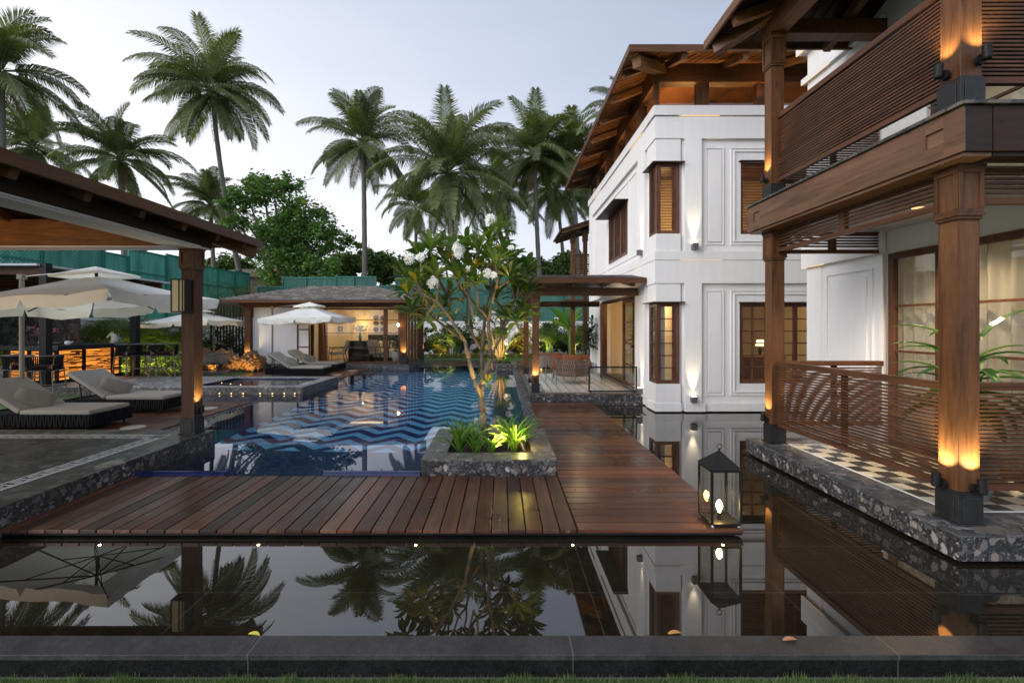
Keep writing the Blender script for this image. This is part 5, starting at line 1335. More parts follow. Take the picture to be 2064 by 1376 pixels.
# driftwood log
t = MB(); n, m_ = 110, 34; vs = []
from mathutils import noise as MN
lx0, lx1 = P(403, 16.5), P(531, 16.5)
for i in range(n + 1):
    f = i / n; x = lx0 + (lx1 - lx0) * f
    rr = .36 + .10 * math.sin(f * 7) + .08 * math.sin(f * 17 + 1); rr *= min(1, (min(f, 1 - f) * 9 + .55))
    for k in range(m_):
        a = 2 * PI * k / m_; q = Vector((x * 2.6, math.cos(a) * 1.2, math.sin(a) * 1.2))
        d = 1 + .5 * MN.noise(q * 1.9) + .4 * MN.noise(q * 5.5) + .2 * MN.noise(q * 11) - (.38 if MN.noise(q * 4.1 + Vector((5, 2, 1))) > .22 else 0)
        vs.append((x + .10 * MN.noise(q * 3), 16.5 + math.cos(a) * rr * d, .30 + math.sin(a) * rr * .92 * d))
fs = [(i * m_ + k, i * m_ + (k + 1) % m_, (i + 1) * m_ + (k + 1) % m_, (i + 1) * m_ + k) for i in range(n) for k in range(m_)] + [tuple(reversed(range(m_))), tuple(range(n * m_, n * m_ + m_))]
t.add(vs, fs); tag(t.build('driftwood_log', plain('weathered_driftwood', (.20, .12, .06), .85, .5, 7, bump=.9)), 'gnarled driftwood log lit from below beside the guest house', 'log')
for i, x in enumerate((-10.2, -9.5, -8.95)):
    lamp('SPOT', (x, 15.85, .06), 24, None, color=(1, .56, .16), to=(x, 16.4, .45), size=.03, cone=95)
g = MB(); g.tube([(P(517, 15.9), 15.9, -.03), (P(517, 15.9), 15.9, .05)], .01, 6); g.tube([(P(517, 15.9), 15.84, .03), (P(515, 15.9), 15.96, .1)], .045, 10); tag(g.build('ground_spotlight', m_black), 'small black spotlight on the grass before the driftwood log', 'spotlight')

# ---- veranda seat
t = thing('rope_armchair', 'wide rope backed armchair heaped with rust cushions, back to the camera, on the veranda', 'armchair', loc=(1.76, 11.5, .176))
ox, oy, oz = 1.76, 11.55, .176
g = MB(); sh = .28
for (x, y) in ((-.40, -.28), (0.02, -.44), (.40, -.28), (-.42, .3), (.42, .3)): 
    gg = MB(); gg.tube([(ox + x * 1.05, oy + y * 1.08, oz), (ox + x, oy + y, oz + .62 - (.2 if y > 0 else 0))], .012, 6); gg.build('leg', m_grey_metal, t)
def cp(f, z): a = PI * (1 + f); e = 1 + .14 * (z - .2); return (ox + math.cos(a) * .44 * e, oy + .05 + math.sin(a) * .46 * e, oz + z)
N = 34
for i in range(N + 1):
    f = -.05 + 1.10 * i / N
    for s in (-1, 1): g.tube([cp(f, .22), cp(f + s * .02, .34), cp(f, .46), cp(f - s * .02, .57)], .0065, 4)
g.build('rope_back', m_rope, t)
g = MB(); g.tube([cp(-.08 + 1.16 * i / 24, .585) for i in range(25)], .013, 6); g.tube([cp(-.05 + 1.1 * i / 24, .20) for i in range(25)], .012, 6); g.build('back_frame', m_grey_metal, t)
g = MB(); g.lathe((ox, oy, oz + .20), [(.38, 0), (.41, .03), (.41, .1), (.38, .13)], 24); g.build('seat_cushion', m_rust, t)
pr = pillow_mesh().build('cushion', m_rust, smooth=True)
for i, (x, y, z, s, rx, ry, l) in enumerate(((1.74, 11.36, .70, 1.0, 70, 4, 'rust cushion in the middle of the rope armchair'), (2.00, 11.45, .68, .95, 66, -12, 'rust cushion on the right of the rope armchair'), (1.48, 11.47, .68, .95, 68, 10, 'rust cushion on the left of the rope armchair'), (1.32, 12.15, .68, 1.1, 70, 0, 'rust cushion on the seat behind the rope armchair'))):
    o = pr if i == 0 else pr.copy()
    if i: COL.objects.link(o)
    o.location = (x, y, z); o.scale = (s, s * 1.25, s); o.rotation_euler = (R(rx), R(ry), R(5 * i - 6)); tag(o, l, 'cushion', 'rust cushions on the veranda seats')
c2 = tub_chair('rope armchair with rust seat pad just behind and left of the wide veranda armchair', None, .36, .28, m_rope, m_rust, False); c2.location = (1.28, 12.2, .176); c2.rotation_euler = (0, 0, R(-70))

# ================================================================== BOUNDARY WALL, NET FENCES
def boundary(pts, label):
    t = thing('boundary_wall', label, 'wall', loc=(*pts[0], 0))
    g = MB(); c = MB(); p_ = MB()
    for (a, b) in zip(pts[:-1], pts[1:]):
        A, B = Vector((*a, 0)), Vector((*b, 0)); d = (B - A).normalized(); L = (B - A).length
        g.bar(A + Vector((0, 0, .9)), B + Vector((0, 0, .9)), .2, 1.86); c.bar(A + Vector((0, 0, 1.87)), B + Vector((0, 0, 1.87)), .3, .08)
        k = 0
        while k < L: q = A + d * k; p_.box(q.x - .2, q.x + .2, q.y - .2, q.y + .2, 0, 2.05); c.box(q.x - .26, q.x + .26, q.y - .26, q.y + .26, 2.05, 2.13); k += 3.6
    g.build('wall', m_plaster, t); p_.build('pier', m_plaster, t); c.build('coping', m_plaster, t)
boundary([(-14.9, 14.75), (-14.6, 27.0), (12, 27.0)], 'white rendered boundary wall with piers round the rear of the garden')
def netmat(k=1.0):
    m, t, b, o = newmat('green_shade_net'); v = t.obj(); x, y, z = t.sep(v)
    h = t.math('ADD', x, y); s = .13
    a = t.math('ABSOLUTE', t.math('SUBTRACT', t.math('FRACT', t.math('DIVIDE', t.math('ADD', t.math('ADD', h, z), 100), s)), .5))
    c_ = t.math('ABSOLUTE', t.math('SUBTRACT', t.math('FRACT', t.math('DIVIDE', t.math('ADD', t.math('SUBTRACT', h, z), 100), s)), .5))
    l = t.math('LESS_THAN', t.math('MINIMUM', a, c_), .075)
    n = t.noise(v, .5, 3, .6); n2 = t.noise(t.map(v, scale=(1, 1, .15)), 5, 3, .6)
    col = t.mix(n, sc3((.12, .40, .33), k), sc3((.20, .52, .43), k)); col = t.mix(1.0, col, t.ramp(n2, [(.3, .68), (.7, 1.2)]), 'MULTIPLY')
    col = t.mix(1.0, col, t.ramp(t.attr(), [(0, .8), (1, 1.12)]), 'MULTIPLY')
    col = t.mix(t.math('MULTIPLY', l, .8), col, (.010, .075, .055))
    setb(t, b, col=col, rough=.7)
    tl = t.n('ShaderNodeBsdfTranslucent', {'Color': col}); mx = t.n('ShaderNodeMixShader', {0: .45, 1: b.outputs[0], 2: tl.outputs[0]})
    t.nt.links.new(mx.outputs[0], o.inputs['Surface']); return m
m_net_l = netmat(1.0); m_net_r = netmat(.6); m_netpost = plain('green_fence_frame', (.02, .16, .12), .6, .1, 5)
def net_fence(a, b, heights, widths, label, z0=.5, m_net=None):
    t = thing('net_fence', label, 'fence', 'green net fences above the boundary wall', loc=(*a, 0))
    A, B = Vector((*a, 0)), Vector((*b, 0)); d = (B - A).normalized(); L = (B - A).length; k = 0; i = 0
    while k < L:
        w = widths[i % len(widths)]; h = heights[i % len(heights)] ; p = A + d * k; q = A + d * min(k + w, L)
        g = MB(); g.bar(p + Vector((0, 0, (h + z0) / 2)), q + Vector((0, 0, (h + z0) / 2)), .02, h - z0); pn = g.build('net_panel', m_net, t)
        g = MB(); off = d.cross(Vector((0, 0, 1))) * .03
        fw = .07
        for zz in (z0 + .1, h - fw / 2) + ((h - 1.0,) if i % 3 else ()): g.bar(p + off + Vector((0, 0, zz)), q + off + Vector((0, 0, zz)), .05, fw)
        for e in (p + d * .04, q - d * .04) + ((p + d * w * .45,) if w > 2.4 else ()): g.bar(e + off * 1.5 + Vector((0, 0, z0)), e + off * 1.5 + Vector((0, 0, h)), .07, .05, up=d)
        g.build('panel_frame', m_netpost, pn)
        k += w; i += 1
net_fence((-15.9, 8), (-15.9, 28.6), (4.95, 5.05, 4.85, 4.95, 4.6), (2.2, 2.6, 2.9, 2.4, 1.2), 'green net fence along the left side of the garden', m_net=m_net_l)
net_fence((-15.6, 29), (16, 29), (4.15, 4.75, 4.8, 4.2, 4.72, 4.75, 4.75), (1.6, 3.4, 2.6, 1.2, 3.2, 2.8, 3.0), 'green net fence across the rear of the garden', m_net=m_net_r)
hb = thing('neighbour_roof', 'low weathered roof glimpsed beyond the left net fence', 'roof', loc=(-18, 34, 0))
g = MB(); slab(g, [(-22, 32, 5.3), (-15, 32, 5.3), (-15, 38, 6.4), (-22, 38, 6.4)], .2); g.box(-21.5, -15.5, 32.5, 37, 0, 5.2); g.build('roof', plain('old_roof', (.14, .11, .09), .9, .4, 3), hb)

# ================================================================== FOLIAGE BUILDERS
UP = Vector((0, 0, 1))
def dirv(az, el): return Vector((math.cos(az) * math.cos(el), math.sin(az) * math.cos(el), math.sin(el)))
def leaf(g, p, az, el, L, W, droop=.8, n=4, prof='lance', fold=.15, roll=0, r=None, half=False):
    """one blade bending under its own weight"""
    vs = []; pos = Vector(p); 
    for i in range(n + 1):
        f = i / n; e = el - droop * f ** 1.4; d = dirv(az, e); s = Vector((-math.sin(az), math.cos(az), 0)); u = s.cross(d) * -1
        if roll: s = s * math.cos(roll) + u * math.sin(roll)
        if prof == 'lance': w = W * (math.sin(PI * min(1, f * .92 + .08)) ** .7)
        elif prof == 'obov': w = W * (math.sin(PI * f ** 1.45 * .97 + .03) ** .75)
        else: w = W * (1 - f ** 2.5) * (1 if f > .01 else .8)
        up_ = Vector((0, 0, fold * w))
        vs += [pos - s * w / 2 + up_, pos.copy(), pos + s * w / 2 + up_]
        pos = pos + d * (L / n)
    fs = []
    for i in range(n): a = 3 * i; fs += [(a, a + 1, a + 4, a + 3), (a + 1, a + 2, a + 5, a + 4)]
    g.add(vs, fs, r)
def frond(g, base, az, el, L, droop, ll, nl, W=.05, sag=.6, stem=.025, r=None, twist=0.0, segs=14, curlaz=0.0):
    pts = []; p = Vector(base); 
    for i in range(segs + 1):
        f = i / segs; pts.append(p.copy()); p = p + dirv(az + curlaz * f * f, el - droop * f ** 1.35) * (L / segs)
    g.tube(pts, [stem * (1 - .8 * i / segs) for i in range(segs + 1)], 4, False, r if r is not None else .8)
    for i in range(nl):
        f = .12 + .88 * (i + rnd.random() * .5) / nl; x = f * segs; k = min(int(x), segs - 1); q = pts[k].lerp(pts[k + 1], x - k); t_ = (pts[k + 1] - pts[k]).normalized()
        s = t_.cross(UP); s = s.normalized() if s.length > .05 else Vector((-math.sin(az), math.cos(az), 0)); u = s.cross(t_)
        l = ll * (math.sin(PI * (f * .82 + .13)) ** .6) * rnd.uniform(.85, 1.08)
        for sd_ in (-1, 1):
            s2 = (s * sd_ * math.cos(twist * sd_) + u * math.sin(twist))
            d = (s2 * (.95 - .35 * f) + t_ * (.38 + .5 * f) + u * .12).normalized(); e = (d + Vector((0, 0, -sag * rnd.uniform(.7, 1.4)))).normalized()
            a = q; b = q + d * l * .5; c = b + e * l * .5; w = t_ * (W * .5)
            rr = rnd.random() * .9 if r is None else r
            g.add([a - w * .6, a + w * .6, b + w, b - w, c], [(0, 1, 2, 3), (3, 2, 4)], rr)
def coconut(base, crown, R_, label, nf=24, seed=1, wind=0.0, lean=None, dead=1, trunk=True, ll=1.2, dens=84):
    rs = random.Random(seed); B, K = Vector(base), Vector(crown)
    t = thing('coconut_palm', label, 'palm tree', 'coconut palms behind the garden', loc=tuple(B))
    g = MB(); mid = (B + K) / 2 + Vector(lean or (0, 0, 0)); pts = []
    for i in range(25):
        f = i / 24; pts.append(B * (1 - f) ** 2 + mid * 2 * f * (1 - f) + K * f * f)
    g.tube(pts, [.20 - .07 * i / 24 + (.012 if i % 2 else 0) for i in range(25)], 10); g.build('trunk', m_bark, t, smooth=True)
    g = MB(); dr = MB()
    nf = int(nf * 1.4)
    for i in range(nf):
        f = i / (nf - 1); az = i * 2.39996 + rs.uniform(-.45, .45); el = R(86 - 132 * f ** 1.0) + rs.uniform(-.26, .26)
        L = R_ * rs.uniform(.74, 1.12) * (.86 + .2 * math.sin(PI * f))
        frond(g, K + Vector((0, 0, .15)) + dirv(az, el) * .12, az, el, L, R(26 + 52 * math.sin(PI * min(1, f * .9 + .15))) + rs.uniform(-.15, .25), ll * R_ / 4.6, dens, W=.055 * R_ / 4.6, sag=.45 + 1.3 * f, stem=.05, twist=rs.uniform(-.4, .4), curlaz=wind + rs.uniform(-.4, .4))
    cr = g.build('crown', m_palm, t)
    for i in range(dead):
        frond(dr, K - Vector((0, 0, .1)), rs.uniform(0, 6.3), R(-62), R_ * .62, R(22), .5, 26, W=.06, sag=1.4, stem=.04)
    for i in range(7):
        a = rs.uniform(0, 6.3); frond(dr, K - Vector((0, 0, .0)), a, R(30), .9, R(60), .22, 10, W=.03, sag=.5, stem=.03)
    if dead: dr.build('dry_fronds', m_palm_dry, t)
    g = MB()
    for i in range(8):
        a = i * .8; c = K + Vector((math.cos(a) * .3, math.sin(a) * .3, -.25 - .12 * (i % 2)))
        g.lathe(c, [(.02, -.15), (.11, -.06), (.12, .03), (.07, .12), (.01, .15)], 8)
    g.build('coconut', plain('green_coconut', (.16, .17, .06), .5, .2, 6), t, smooth=True)
    return t
def px3(x, y, Y): return (P(x, Y), Y, Q(y, Y))
D1 = 31
coconut((P(522, 33), 33, 0), px3(428, 188, D1), 4.9, 'tallest coconut palm, leaning left, against the open sky behind the left pavilion', 27, 11, .2, (-.9, 0, 0), 2)
coconut((P(12, 24), 24, 0), px3(2, 150, 23), 4.0, 'coconut palm half cut off by the left edge', 22, 5, .3, None, 1)
coconut((P(260, 28), 28, 0), px3(243, 325, 27), 3.6, 'coconut palm with its crown just above the left pavilion roof', 24, 23, .25, None, 1)
coconut((P(70, 33), 33, 0), px3(66, 300, 32), 4.0, 'dark coconut palm behind the one at the left edge', 20, 31, .2, None, 0)
coconut((P(440, 36), 36, 0), px3(424, 418, 36), 3.8, 'small coconut palm just left of the broad green tree', 22, 41, .2, None, 0)
coconut((P(735, 31), 31, 0), px3(732, 292, 31), 4.1, 'slender straight coconut palm standing alone above the guest house', 24, 52, .2, (.1, 0, 0), 1)
coconut((P(932, 29), 29.6, 0), px3(905, 352, 29), 5.1, 'full crowned coconut palm behind the frangipani', 30, 63, .1, (-.2, 0, 0), 2)
coconut((P(1097, 33), 33, 0), px3(1078, 318, 33), 4.7, 'coconut palm right of the full crowned one, left of the villa roof', 26, 71, .1, (-.2, 0, 0), 1)
coconut((P(1165, 34), 34, 0), px3(1150, 322, 34), 4.8, 'coconut palm crowding the villa eaves, nearest the villa', 24, 82, .1, (.5, 0, 0), 1)
coconut((P(1142, 40), 40, 0), px3(1120, 385, 40), 4.8, 'darker coconut palm behind the two beside the villa', 22, 93, .1, (.5, 0, 0), 0)
coconut((P(1060, 42), 42, 0), px3(1002, 392, 42), 4.8, 'small far coconut palm between the full crowned palm and its right neighbour', 20, 97, .1, (.5, 0, 0), 0)
coconut((P(1290, 30), 30, 0), px3(1262, 232, 30), 3.6, 'coconut palm showing only a frond tip over the villa roof', 18, 113, .1, None, 0)

coconut((P(830, 44), 44, 0), px3(838, 420, 44), 4.2, 'small far coconut palm showing left of the full crowned palm', 18, 131, .1, (.3, 0, 0), 0)

def clump_tree(base, blobs, n, s, mat, label, cat='tree', name='broadleaf_tree', trunk=.2, seed=3, limbs=True, group=None, leafw=.6):
    """crown made of leaf-sized faces in uneven clumps round a limbed trunk. blobs: (x,y,z,rx,ry,rz)"""
    rs = random.Random(seed); t = thing(name, label, cat, group, loc=tuple(base))
    B = Vector(base); g = MB(); top = Vector((sum(b[0] for b in blobs) / len(blobs), sum(b[1] for b in blobs) / len(blobs), min(b[2] for b in blobs)))
    g.tube([B, B.lerp(top, .5) + Vector((rs.uniform(-.2, .2), 0, 0)), top], [trunk, trunk * .8, trunk * .6], 9)
    for b in blobs:
        c = Vector(b[:3]); g.tube([top - Vector((0, 0, .2)), top.lerp(c, .5) + Vector((rs.uniform(-.2, .2), rs.uniform(-.2, .2), 0)), c], [trunk * .5, trunk * .3, trunk * .1], 6)
        for k in range(4):
            e = c + Vector((rs.gauss(0, b[3] * .5), rs.gauss(0, b[4] * .5), rs.gauss(0, b[5] * .5))); g.tube([c, e], [trunk * .12, trunk * .04], 4, False)
    g.build('trunk', m_bark, t, smooth=True)
    g = MB(); vol = [b[3] * b[4] * b[5] for b in blobs]; tot = sum(vol)
    subs = []
    for b, v in zip(blobs, vol):
        k = max(6, int(n / 60 * v / tot))
        for i in range(k):
            u = Vector((rs.gauss(0, 1), rs.gauss(0, 1), rs.gauss(0, 1))).normalized() * rs.uniform(.45, 1.02)
            subs.append((Vector((b[0] + u.x * b[3], b[1] + u.y * b[4], b[2] + u.z * b[5])), rs.uniform(.10, .24) * (b[3] + b[5])))
    per = n // len(subs)
    for c, r_ in subs:
        shade = rs.uniform(.0, .7)
        for i in range(per):
            u = Vector((rs.gauss(0, .5), rs.gauss(0, .5), rs.gauss(0, .42))) * r_
            p = c + u; a = Vector((rs.uniform(-1, 1), rs.uniform(-1, 1), rs.uniform(-.6, .5))).normalized(); b_ = a.orthogonal().normalized(); q = a.cross(b_); w = s * rs.uniform(.7, 1.2)
            b2 = (b_ * math.cos(i) + q * math.sin(i)) * w * leafw * .5; a2 = a * w * .5
            g.add([p - a2, p + b2, p + a2, p - b2], [(0, 1, 2, 3)], min(1, shade + rs.uniform(0, .32)))
    g.build('crown', mat, t); return t
YT = 23.5
def blob(x, y, r, Y, ry=None): return (P(x, Y), Y + rnd.uniform(-.6, .6), Q(y, Y), r * Y / F, (ry or r) * Y / F, r * .8 * Y / F)
clump_tree((P(590, YT), YT + 5.8, 0), [blob(*b, 31) for b in ((560, 385, 42), (500, 395, 40), (465, 410, 25), (520, 360, 22), (585, 370, 30), (610, 440, 50), (570, 470, 55), (650, 480, 45), (690, 490, 30), (610, 540, 55), (560, 550, 45), (655, 550, 35), (580, 510, 50), (480, 455, 30), (510, 500, 32), (455, 450, 20))],
           23000, .26, m_broad, 'large broad leaved green tree behind the net fence left of the lone palm', seed=8, trunk=.35)
bb = [('bushy green tree left of the lone palm trunk', (700, 540, 34), (680, 545, 25)), ('rounded bushy green tree right of the lone palm trunk', (770, 540, 36), (750, 528, 28), (800, 545, 25)),
      ('bushy green tree behind the frangipani flowers', (835, 548, 32), (815, 540, 20)), ('green tree glimpsed between palm trunks left of the villa', (1150, 535, 30), (1125, 545, 25)), ('dark green tree behind the left net fence', (455, 540, 35), (425, 560, 25), (490, 545, 25)), ('pale green tree behind the palms at the villa corner', (1040, 545, 30), (1085, 548, 30), (1005, 548, 25))]
for i, (l, *bs) in enumerate(bb): clump_tree((P(bs[0][0], 40), 40, 0), [blob(*b, 40) for b in bs], 7500, .34, m_bush, l, name='bushy_tree', seed=20 + i, group='bushy trees beyond the rear fence')

# ---- frangipani in the near planter
def flower_cluster(g, c, r_, n, s):
    for i in range(n):
        u = Vector((rnd.gauss(0, 1), rnd.gauss(0, 1) - .5, rnd.gauss(0, 1))).normalized() * r_ * rnd.uniform(.5, 1); p = Vector(c) + u; nrm = (u + Vector((0, -.04, .02))).normalized()
        a = nrm.orthogonal().normalized(); b = nrm.cross(a); o_ = rnd.uniform(0, 1)
        for k in range(5):
            t0 = o_ + k * 2 * PI / 5; d = a * math.cos(t0) + b * math.sin(t0); e = a * math.cos(t0 + .6) + b * math.sin(t0 + .6); m2 = (d + e).normalized()
            g.add([p, p + d * s * .75 + nrm * s * .25, p + m2 * s * 1.1 + nrm * s * .18, p + e * s * .7 + nrm * s * .22], [(0, 1, 2, 3)], .3 + .5 * rnd.random())
        g.add([p + nrm * .003 + (a * math.cos(k * 1.257) + b * math.sin(k * 1.257)) * s * .2 for k in range(5)], [(0, 1, 2, 3, 4)], .97)
def rosette(g, p, out, n, L, W, r0=None):
    az0 = rnd.uniform(0, 6.3); 
    for i in range(n):
        az = az0 + i * 2.4; el = R(62 - 75 * i / n) + rnd.uniform(-.2, .2)
        d = (dirv(az, el) + out * .45).normalized(); a2 = math.atan2(d.y, d.x); e2 = math.asin(max(-1, min(1, d.z)))
        leaf(g, Vector(p) + Vector((0, 0, -.02 * i / n)), a2, e2, L * rnd.uniform(.75, 1.1), W * rnd.uniform(.85, 1.15), R(28) + rnd.uniform(0, .5), 5, 'obov', .18, rnd.uniform(-.3, .3), (rnd.random() * .92) if rnd.random() > .05 else .98)
fr = thing('frangipani_tree', 'large frangipani with white flower clusters growing in the near stone planter', 'tree', loc=(-.22, 5.72, .1))
Yb = 5.72
sk = {'b': ((977, 872), 0), 't1': ((973, 830), 0), 't2': ((971, 800), 0), 'f0': ((972, 775), 0),
      'l1': ((955, 762), -.05), 'l2': ((945, 721), -.1), 'l3': ((938, 688), -.12), 'l4': ((910, 645), -.2), 'l5': ((880, 606), -.25), 'l6': ((845, 587), -.3),
      'm0': ((972, 746), .05), 'm1': ((971, 709), .1), 'm2': ((975, 664), .12), 'm3': ((978, 625), .15), 'm4': ((990, 590), .2), 'm5': ((996, 560), .2),
      'r1': ((990, 722), 0), 'r2': ((987, 682), -.05), 'r3': ((985, 645), -.1), 'r4': ((962, 618), -.12), 'r5': ((936, 585), -.15), 'r6': ((918, 552), -.2),
      's1': ((990, 745), .1), 's2': ((996, 705), .15), 's3': ((1014, 662), .2), 's4': ((1036, 625), .25),
      'k1': ((925, 680), .1), 'k2': ((880, 645), .2), 'k3': ((862, 615), .25), 'n1': ((945, 655), .2), 'n2': ((940, 600), .3), 'n3': ((936, 555), .35),
      'q1': ((992, 612), -.1), 'q2': ((1000, 580), -.2), 'v1': ((955, 640), -.2), 'v2': ((905, 600), .1)}
ed = [('b', 't1', .058, .050), ('t1', 't2', .050, .047), ('t2', 'f0', .047, .044), ('t2', 'l1', .038, .034), ('l1', 'l2', .034, .030), ('l2', 'l3', .030, .027), ('l3', 'l4', .026, .022), ('l4', 'l5', .022, .019), ('l5', 'l6', .019, .015),
      ('f0', 'm0', .036, .034), ('m0', 'm1', .034, .030), ('m1', 'm2', .030, .026), ('m2', 'm3', .026, .022), ('m3', 'm4', .02, .018), ('m4', 'm5', .018, .015), ('f0', 'r1', .034, .030), ('r1', 'r2', .030, .027), ('r2', 'r3', .027, .024), ('r3', 'r4', .022, .02), ('r4', 'r5', .02, .017), ('r5', 'r6', .017, .014), ('r3', 'q1', .02, .018), ('q1', 'q2', .018, .015),
      ('f0', 's1', .024, .022), ('s1', 's2', .022, .019), ('s2', 's3', .019, .016), ('s3', 's4', .016, .013), ('l3', 'k1', .022, .02), ('k1', 'k2', .019, .017), ('k2', 'k3', .017, .014), ('m1', 'n1', .022, .02), ('n1', 'n2', .019, .017), ('n2', 'n3', .017, .014), ('r4', 'v1', .016, .015), ('l4', 'v2', .018, .015)]
N3 = {k: Vector(px3(v[0][0], v[0][1], Yb + v[1])) for k, v in sk.items()}
g = MB()
for a, b, r0, r1 in ed:
    m2 = (N3[a] + N3[b]) / 2 + Vector((rnd.uniform(-.015, .015), rnd.uniform(-.015, .015), 0)); g.tube([N3[a], m2, N3[b]], [r0 * .82, (r0 + r1) / 2 * .86, r1 * .82], 9)
tips = [(841, 570, -.35, 'l6'), (822, 590, -.2, 'l6'), (862, 590, .3, 'k3'), (838, 545, .2, 'k3'), (848, 520, -.1, 'l6'), (880, 560, -.35, 'l5'), (898, 530, 0, 'v2'), (912, 505, -.3, 'r6'), (930, 520, .1, 'r6'), (890, 500, .4, 'n3'), (940, 498, .3, 'n3'), (955, 535, .4, 'n3'), (965, 505, -.1, 'r5'),
        (985, 520, .3, 'm5'), (1003, 470, .25, 'm5'), (1018, 520, .1, 'm5'), (1000, 535, -.35, 'q2'), (1028, 560, -.2, 'q2'), (1042, 600, .35, 's4'), (1056, 630, .1, 's4'), (1040, 648, -.1, 's3'), (1012, 500, .5, 'm5'), (925, 560, -.3, 'r5'), (958, 575, -.35, 'r4'), (870, 540, .05, 'v2'), (985, 485, .5, 'm4'), (1045, 575, .1, 's4'), (830, 630, .1, 'k2'), (858, 640, -.1, 'l5'), (890, 620, .3, 'k2'), (1000, 600, .3, 's3'), (1020, 640, .35, 's3'), (1062, 590, .2, 's4'), (970, 545, .2, 'm4'), (915, 545, .4, 'n2'), (818, 560, .1, 'l6'), (1062, 545, .35, 's4'), (905, 600, .5, 'n2'), (850, 615, .35, 'k2'), (868, 505, -.25, 'v2'), (1010, 555, .35, 'm4'), (945, 545, -.1, 'v1'), (1030, 525, .4, 'm5')]
lf = MB()
for x, y, dy, k in tips:
    p = Vector(px3(x, y, Yb + dy)); a = N3[k]; m2 = a.lerp(p, .5) + Vector((rnd.uniform(-.03, .03), rnd.uniform(-.03, .03), -.03)); g.tube([a, m2, p], [.015, .013, .011], 7)
    out = (p - m2).normalized(); rosette(lf, p, out, rnd.randint(12, 15), .30, .078)
for x, y, dy in ((985, 770, -.1), (980, 640, .1), (912, 640, -.1)): rosette(lf, px3(x, y, Yb + dy), Vector((0, -.3, .3)), 8, .20, .052)
g.build('trunk', m_fbark, fr, smooth=True); lf.build('crown', m_frangi, fr)
g = MB()
for x, y, r_ in ((988, 441, .062), (922, 500, .075), (926, 512, .05), (826, 523, .055), (846, 518, .045), (873, 570, .056), (982, 552, .045), (995, 554, .045), (944, 542, .02), (1030, 500, .02)):
    g = MB(); flower_cluster(g, px3(x, y, Yb - .38), r_, int(22 * r_ / .06), .034); g.build('flower_cluster', m_petal, fr)
lamp('SPOT', (P(1010, 5.3), 5.30, .16), 230, None, color=(1, .68, .24), to=(-.30, 5.9, 1.6), size=.03, cone=76, blend=.9)
lamp('POINT', (P(1052, 5.4), 5.36, .30), 6, None, color=(1, .72, .18), size=.02)
gs = thing('garden_spike_light', 'small black spike light among the strap leaves in the near planter', 'spotlight', loc=(.26, 5.42, .1))
g = MB(); g.tube([(.27, 5.36, .11), (.22, 5.46, .22)], .028, 12); g.build('barrel', m_black, gs)
def strap_clump(x, y, z, n, L, W, label, mat=m_strap, group='strap leaved lilies in the near planter', el=70):
    g = MB()
    for i in range(n):
        az = i * 2.4 + rnd.uniform(-.3, .3); leaf(g, (x + rnd.uniform(-.02, .02), y + rnd.uniform(-.02, .02), z), az, R(el) + rnd.uniform(-.35, .25), L * rnd.uniform(.6, 1.1), W, R(75) + rnd.uniform(-.5, .6), 8, 'strap', .25)
    o = g.build('strap_leaf_plant', mat); return tag(o, label, 'plant', group)
strap_clump(-.50, 5.40, .1, 30, .54, .036, 'strap leaved lily at the left of the near planter'); strap_clump(-.36, 5.62, .1, 24, .48, .032, 'strap leaved lily behind the leftmost one, left of the trunk')
strap_clump(-.13, 5.42, .1, 26, .34, .028, 'small strap leaved lily in front of the frangipani trunk'); strap_clump(.14, 5.48, .1, 38, .60, .038, 'bright lit strap leaved lily at the right of the near planter'); strap_clump(.05, 5.85, .1, 28, .55, .036, 'strap leaved lily behind the trunk on the right')

strap_clump(-.50, 5.85, .1, 22, .44, .032, 'strap leaved lily in the rear left corner of the near planter'); strap_clump(.26, 5.78, .1, 24, .46, .032, 'strap leaved lily in the rear right corner of the near planter'); strap_clump(-.30, 5.36, .1, 18, .36, .030, 'strap leaved lily at the front edge of the near planter, left of centre')
# ---- rear garden planting
def shrub(x, Y, h, w, mat, label, n=900, s=.14, name='shrub', group='shrubs along the rear boundary wall', seed=0):
    clump_tree((x, Y, -.03), [(x + rnd.uniform(-.1, .1), Y, h * .55, w * .5, w * .45, h * .42), (x + rnd.uniform(-.2, .2) * w, Y, h * .35, w * .45, w * .4, h * .3)], n, s, mat, label, 'shrub', name, trunk=.03, seed=seed + int(x * 13), group=group)
def areca(x, Y, h, label, n=11, mat=m_areca, z=-.03, group='areca palms in the garden'):
    t = thing('areca_palm', label, 'palm', group, loc=(x, Y, z)); g = MB(); st = MB()
    for i in range(n):
        az = i * 2.4 + rnd.uniform(-.3, .3); b = Vector((x + rnd.uniform(-.15, .15), Y + rnd.uniform(-.15, .15), z)); el = R(80 - 40 * (i / n)); 
        st.tube([b, b + Vector((0, 0, h * .25))], .02, 5); frond(g, b + Vector((0, 0, h * .22)), az, el, h * rnd.uniform(.75, 1.0), R(85), h * .24, 24, W=.035, sag=.25, stem=.014, segs=10)
    st.build('stem', m_areca, t); g.build('fronds', mat, t); return t
def agave(x, Y, h, label):
    strap_clump(x, Y, 0, 26, h, .09, label, m_agave, 'tall sword leaved plants by the rear wall', 78)
YW = 25.6
shr = [(888, 'croton', 1.0, 1.0), (905, 'dark', 2.0, 1.4), (925, 'dark', 1.3, 1.3), (945, 'dark', 2.2, 1.3), (968, 'croton', 1.3, 1.2), (990, 'dark', 1.6, 1.2), (1040, 'croton', 1.0, .9), (1055, 'croton', 1.9, 1.0), (1100, 'dark', 1.9, 1.2), (1118, 'dark', 2.1, 1.4), (1140, 'dark', 1.5, 1.3), (1162, 'croton', 1.7, 1.0), (865, 'dark', 1.5, 1.2)]
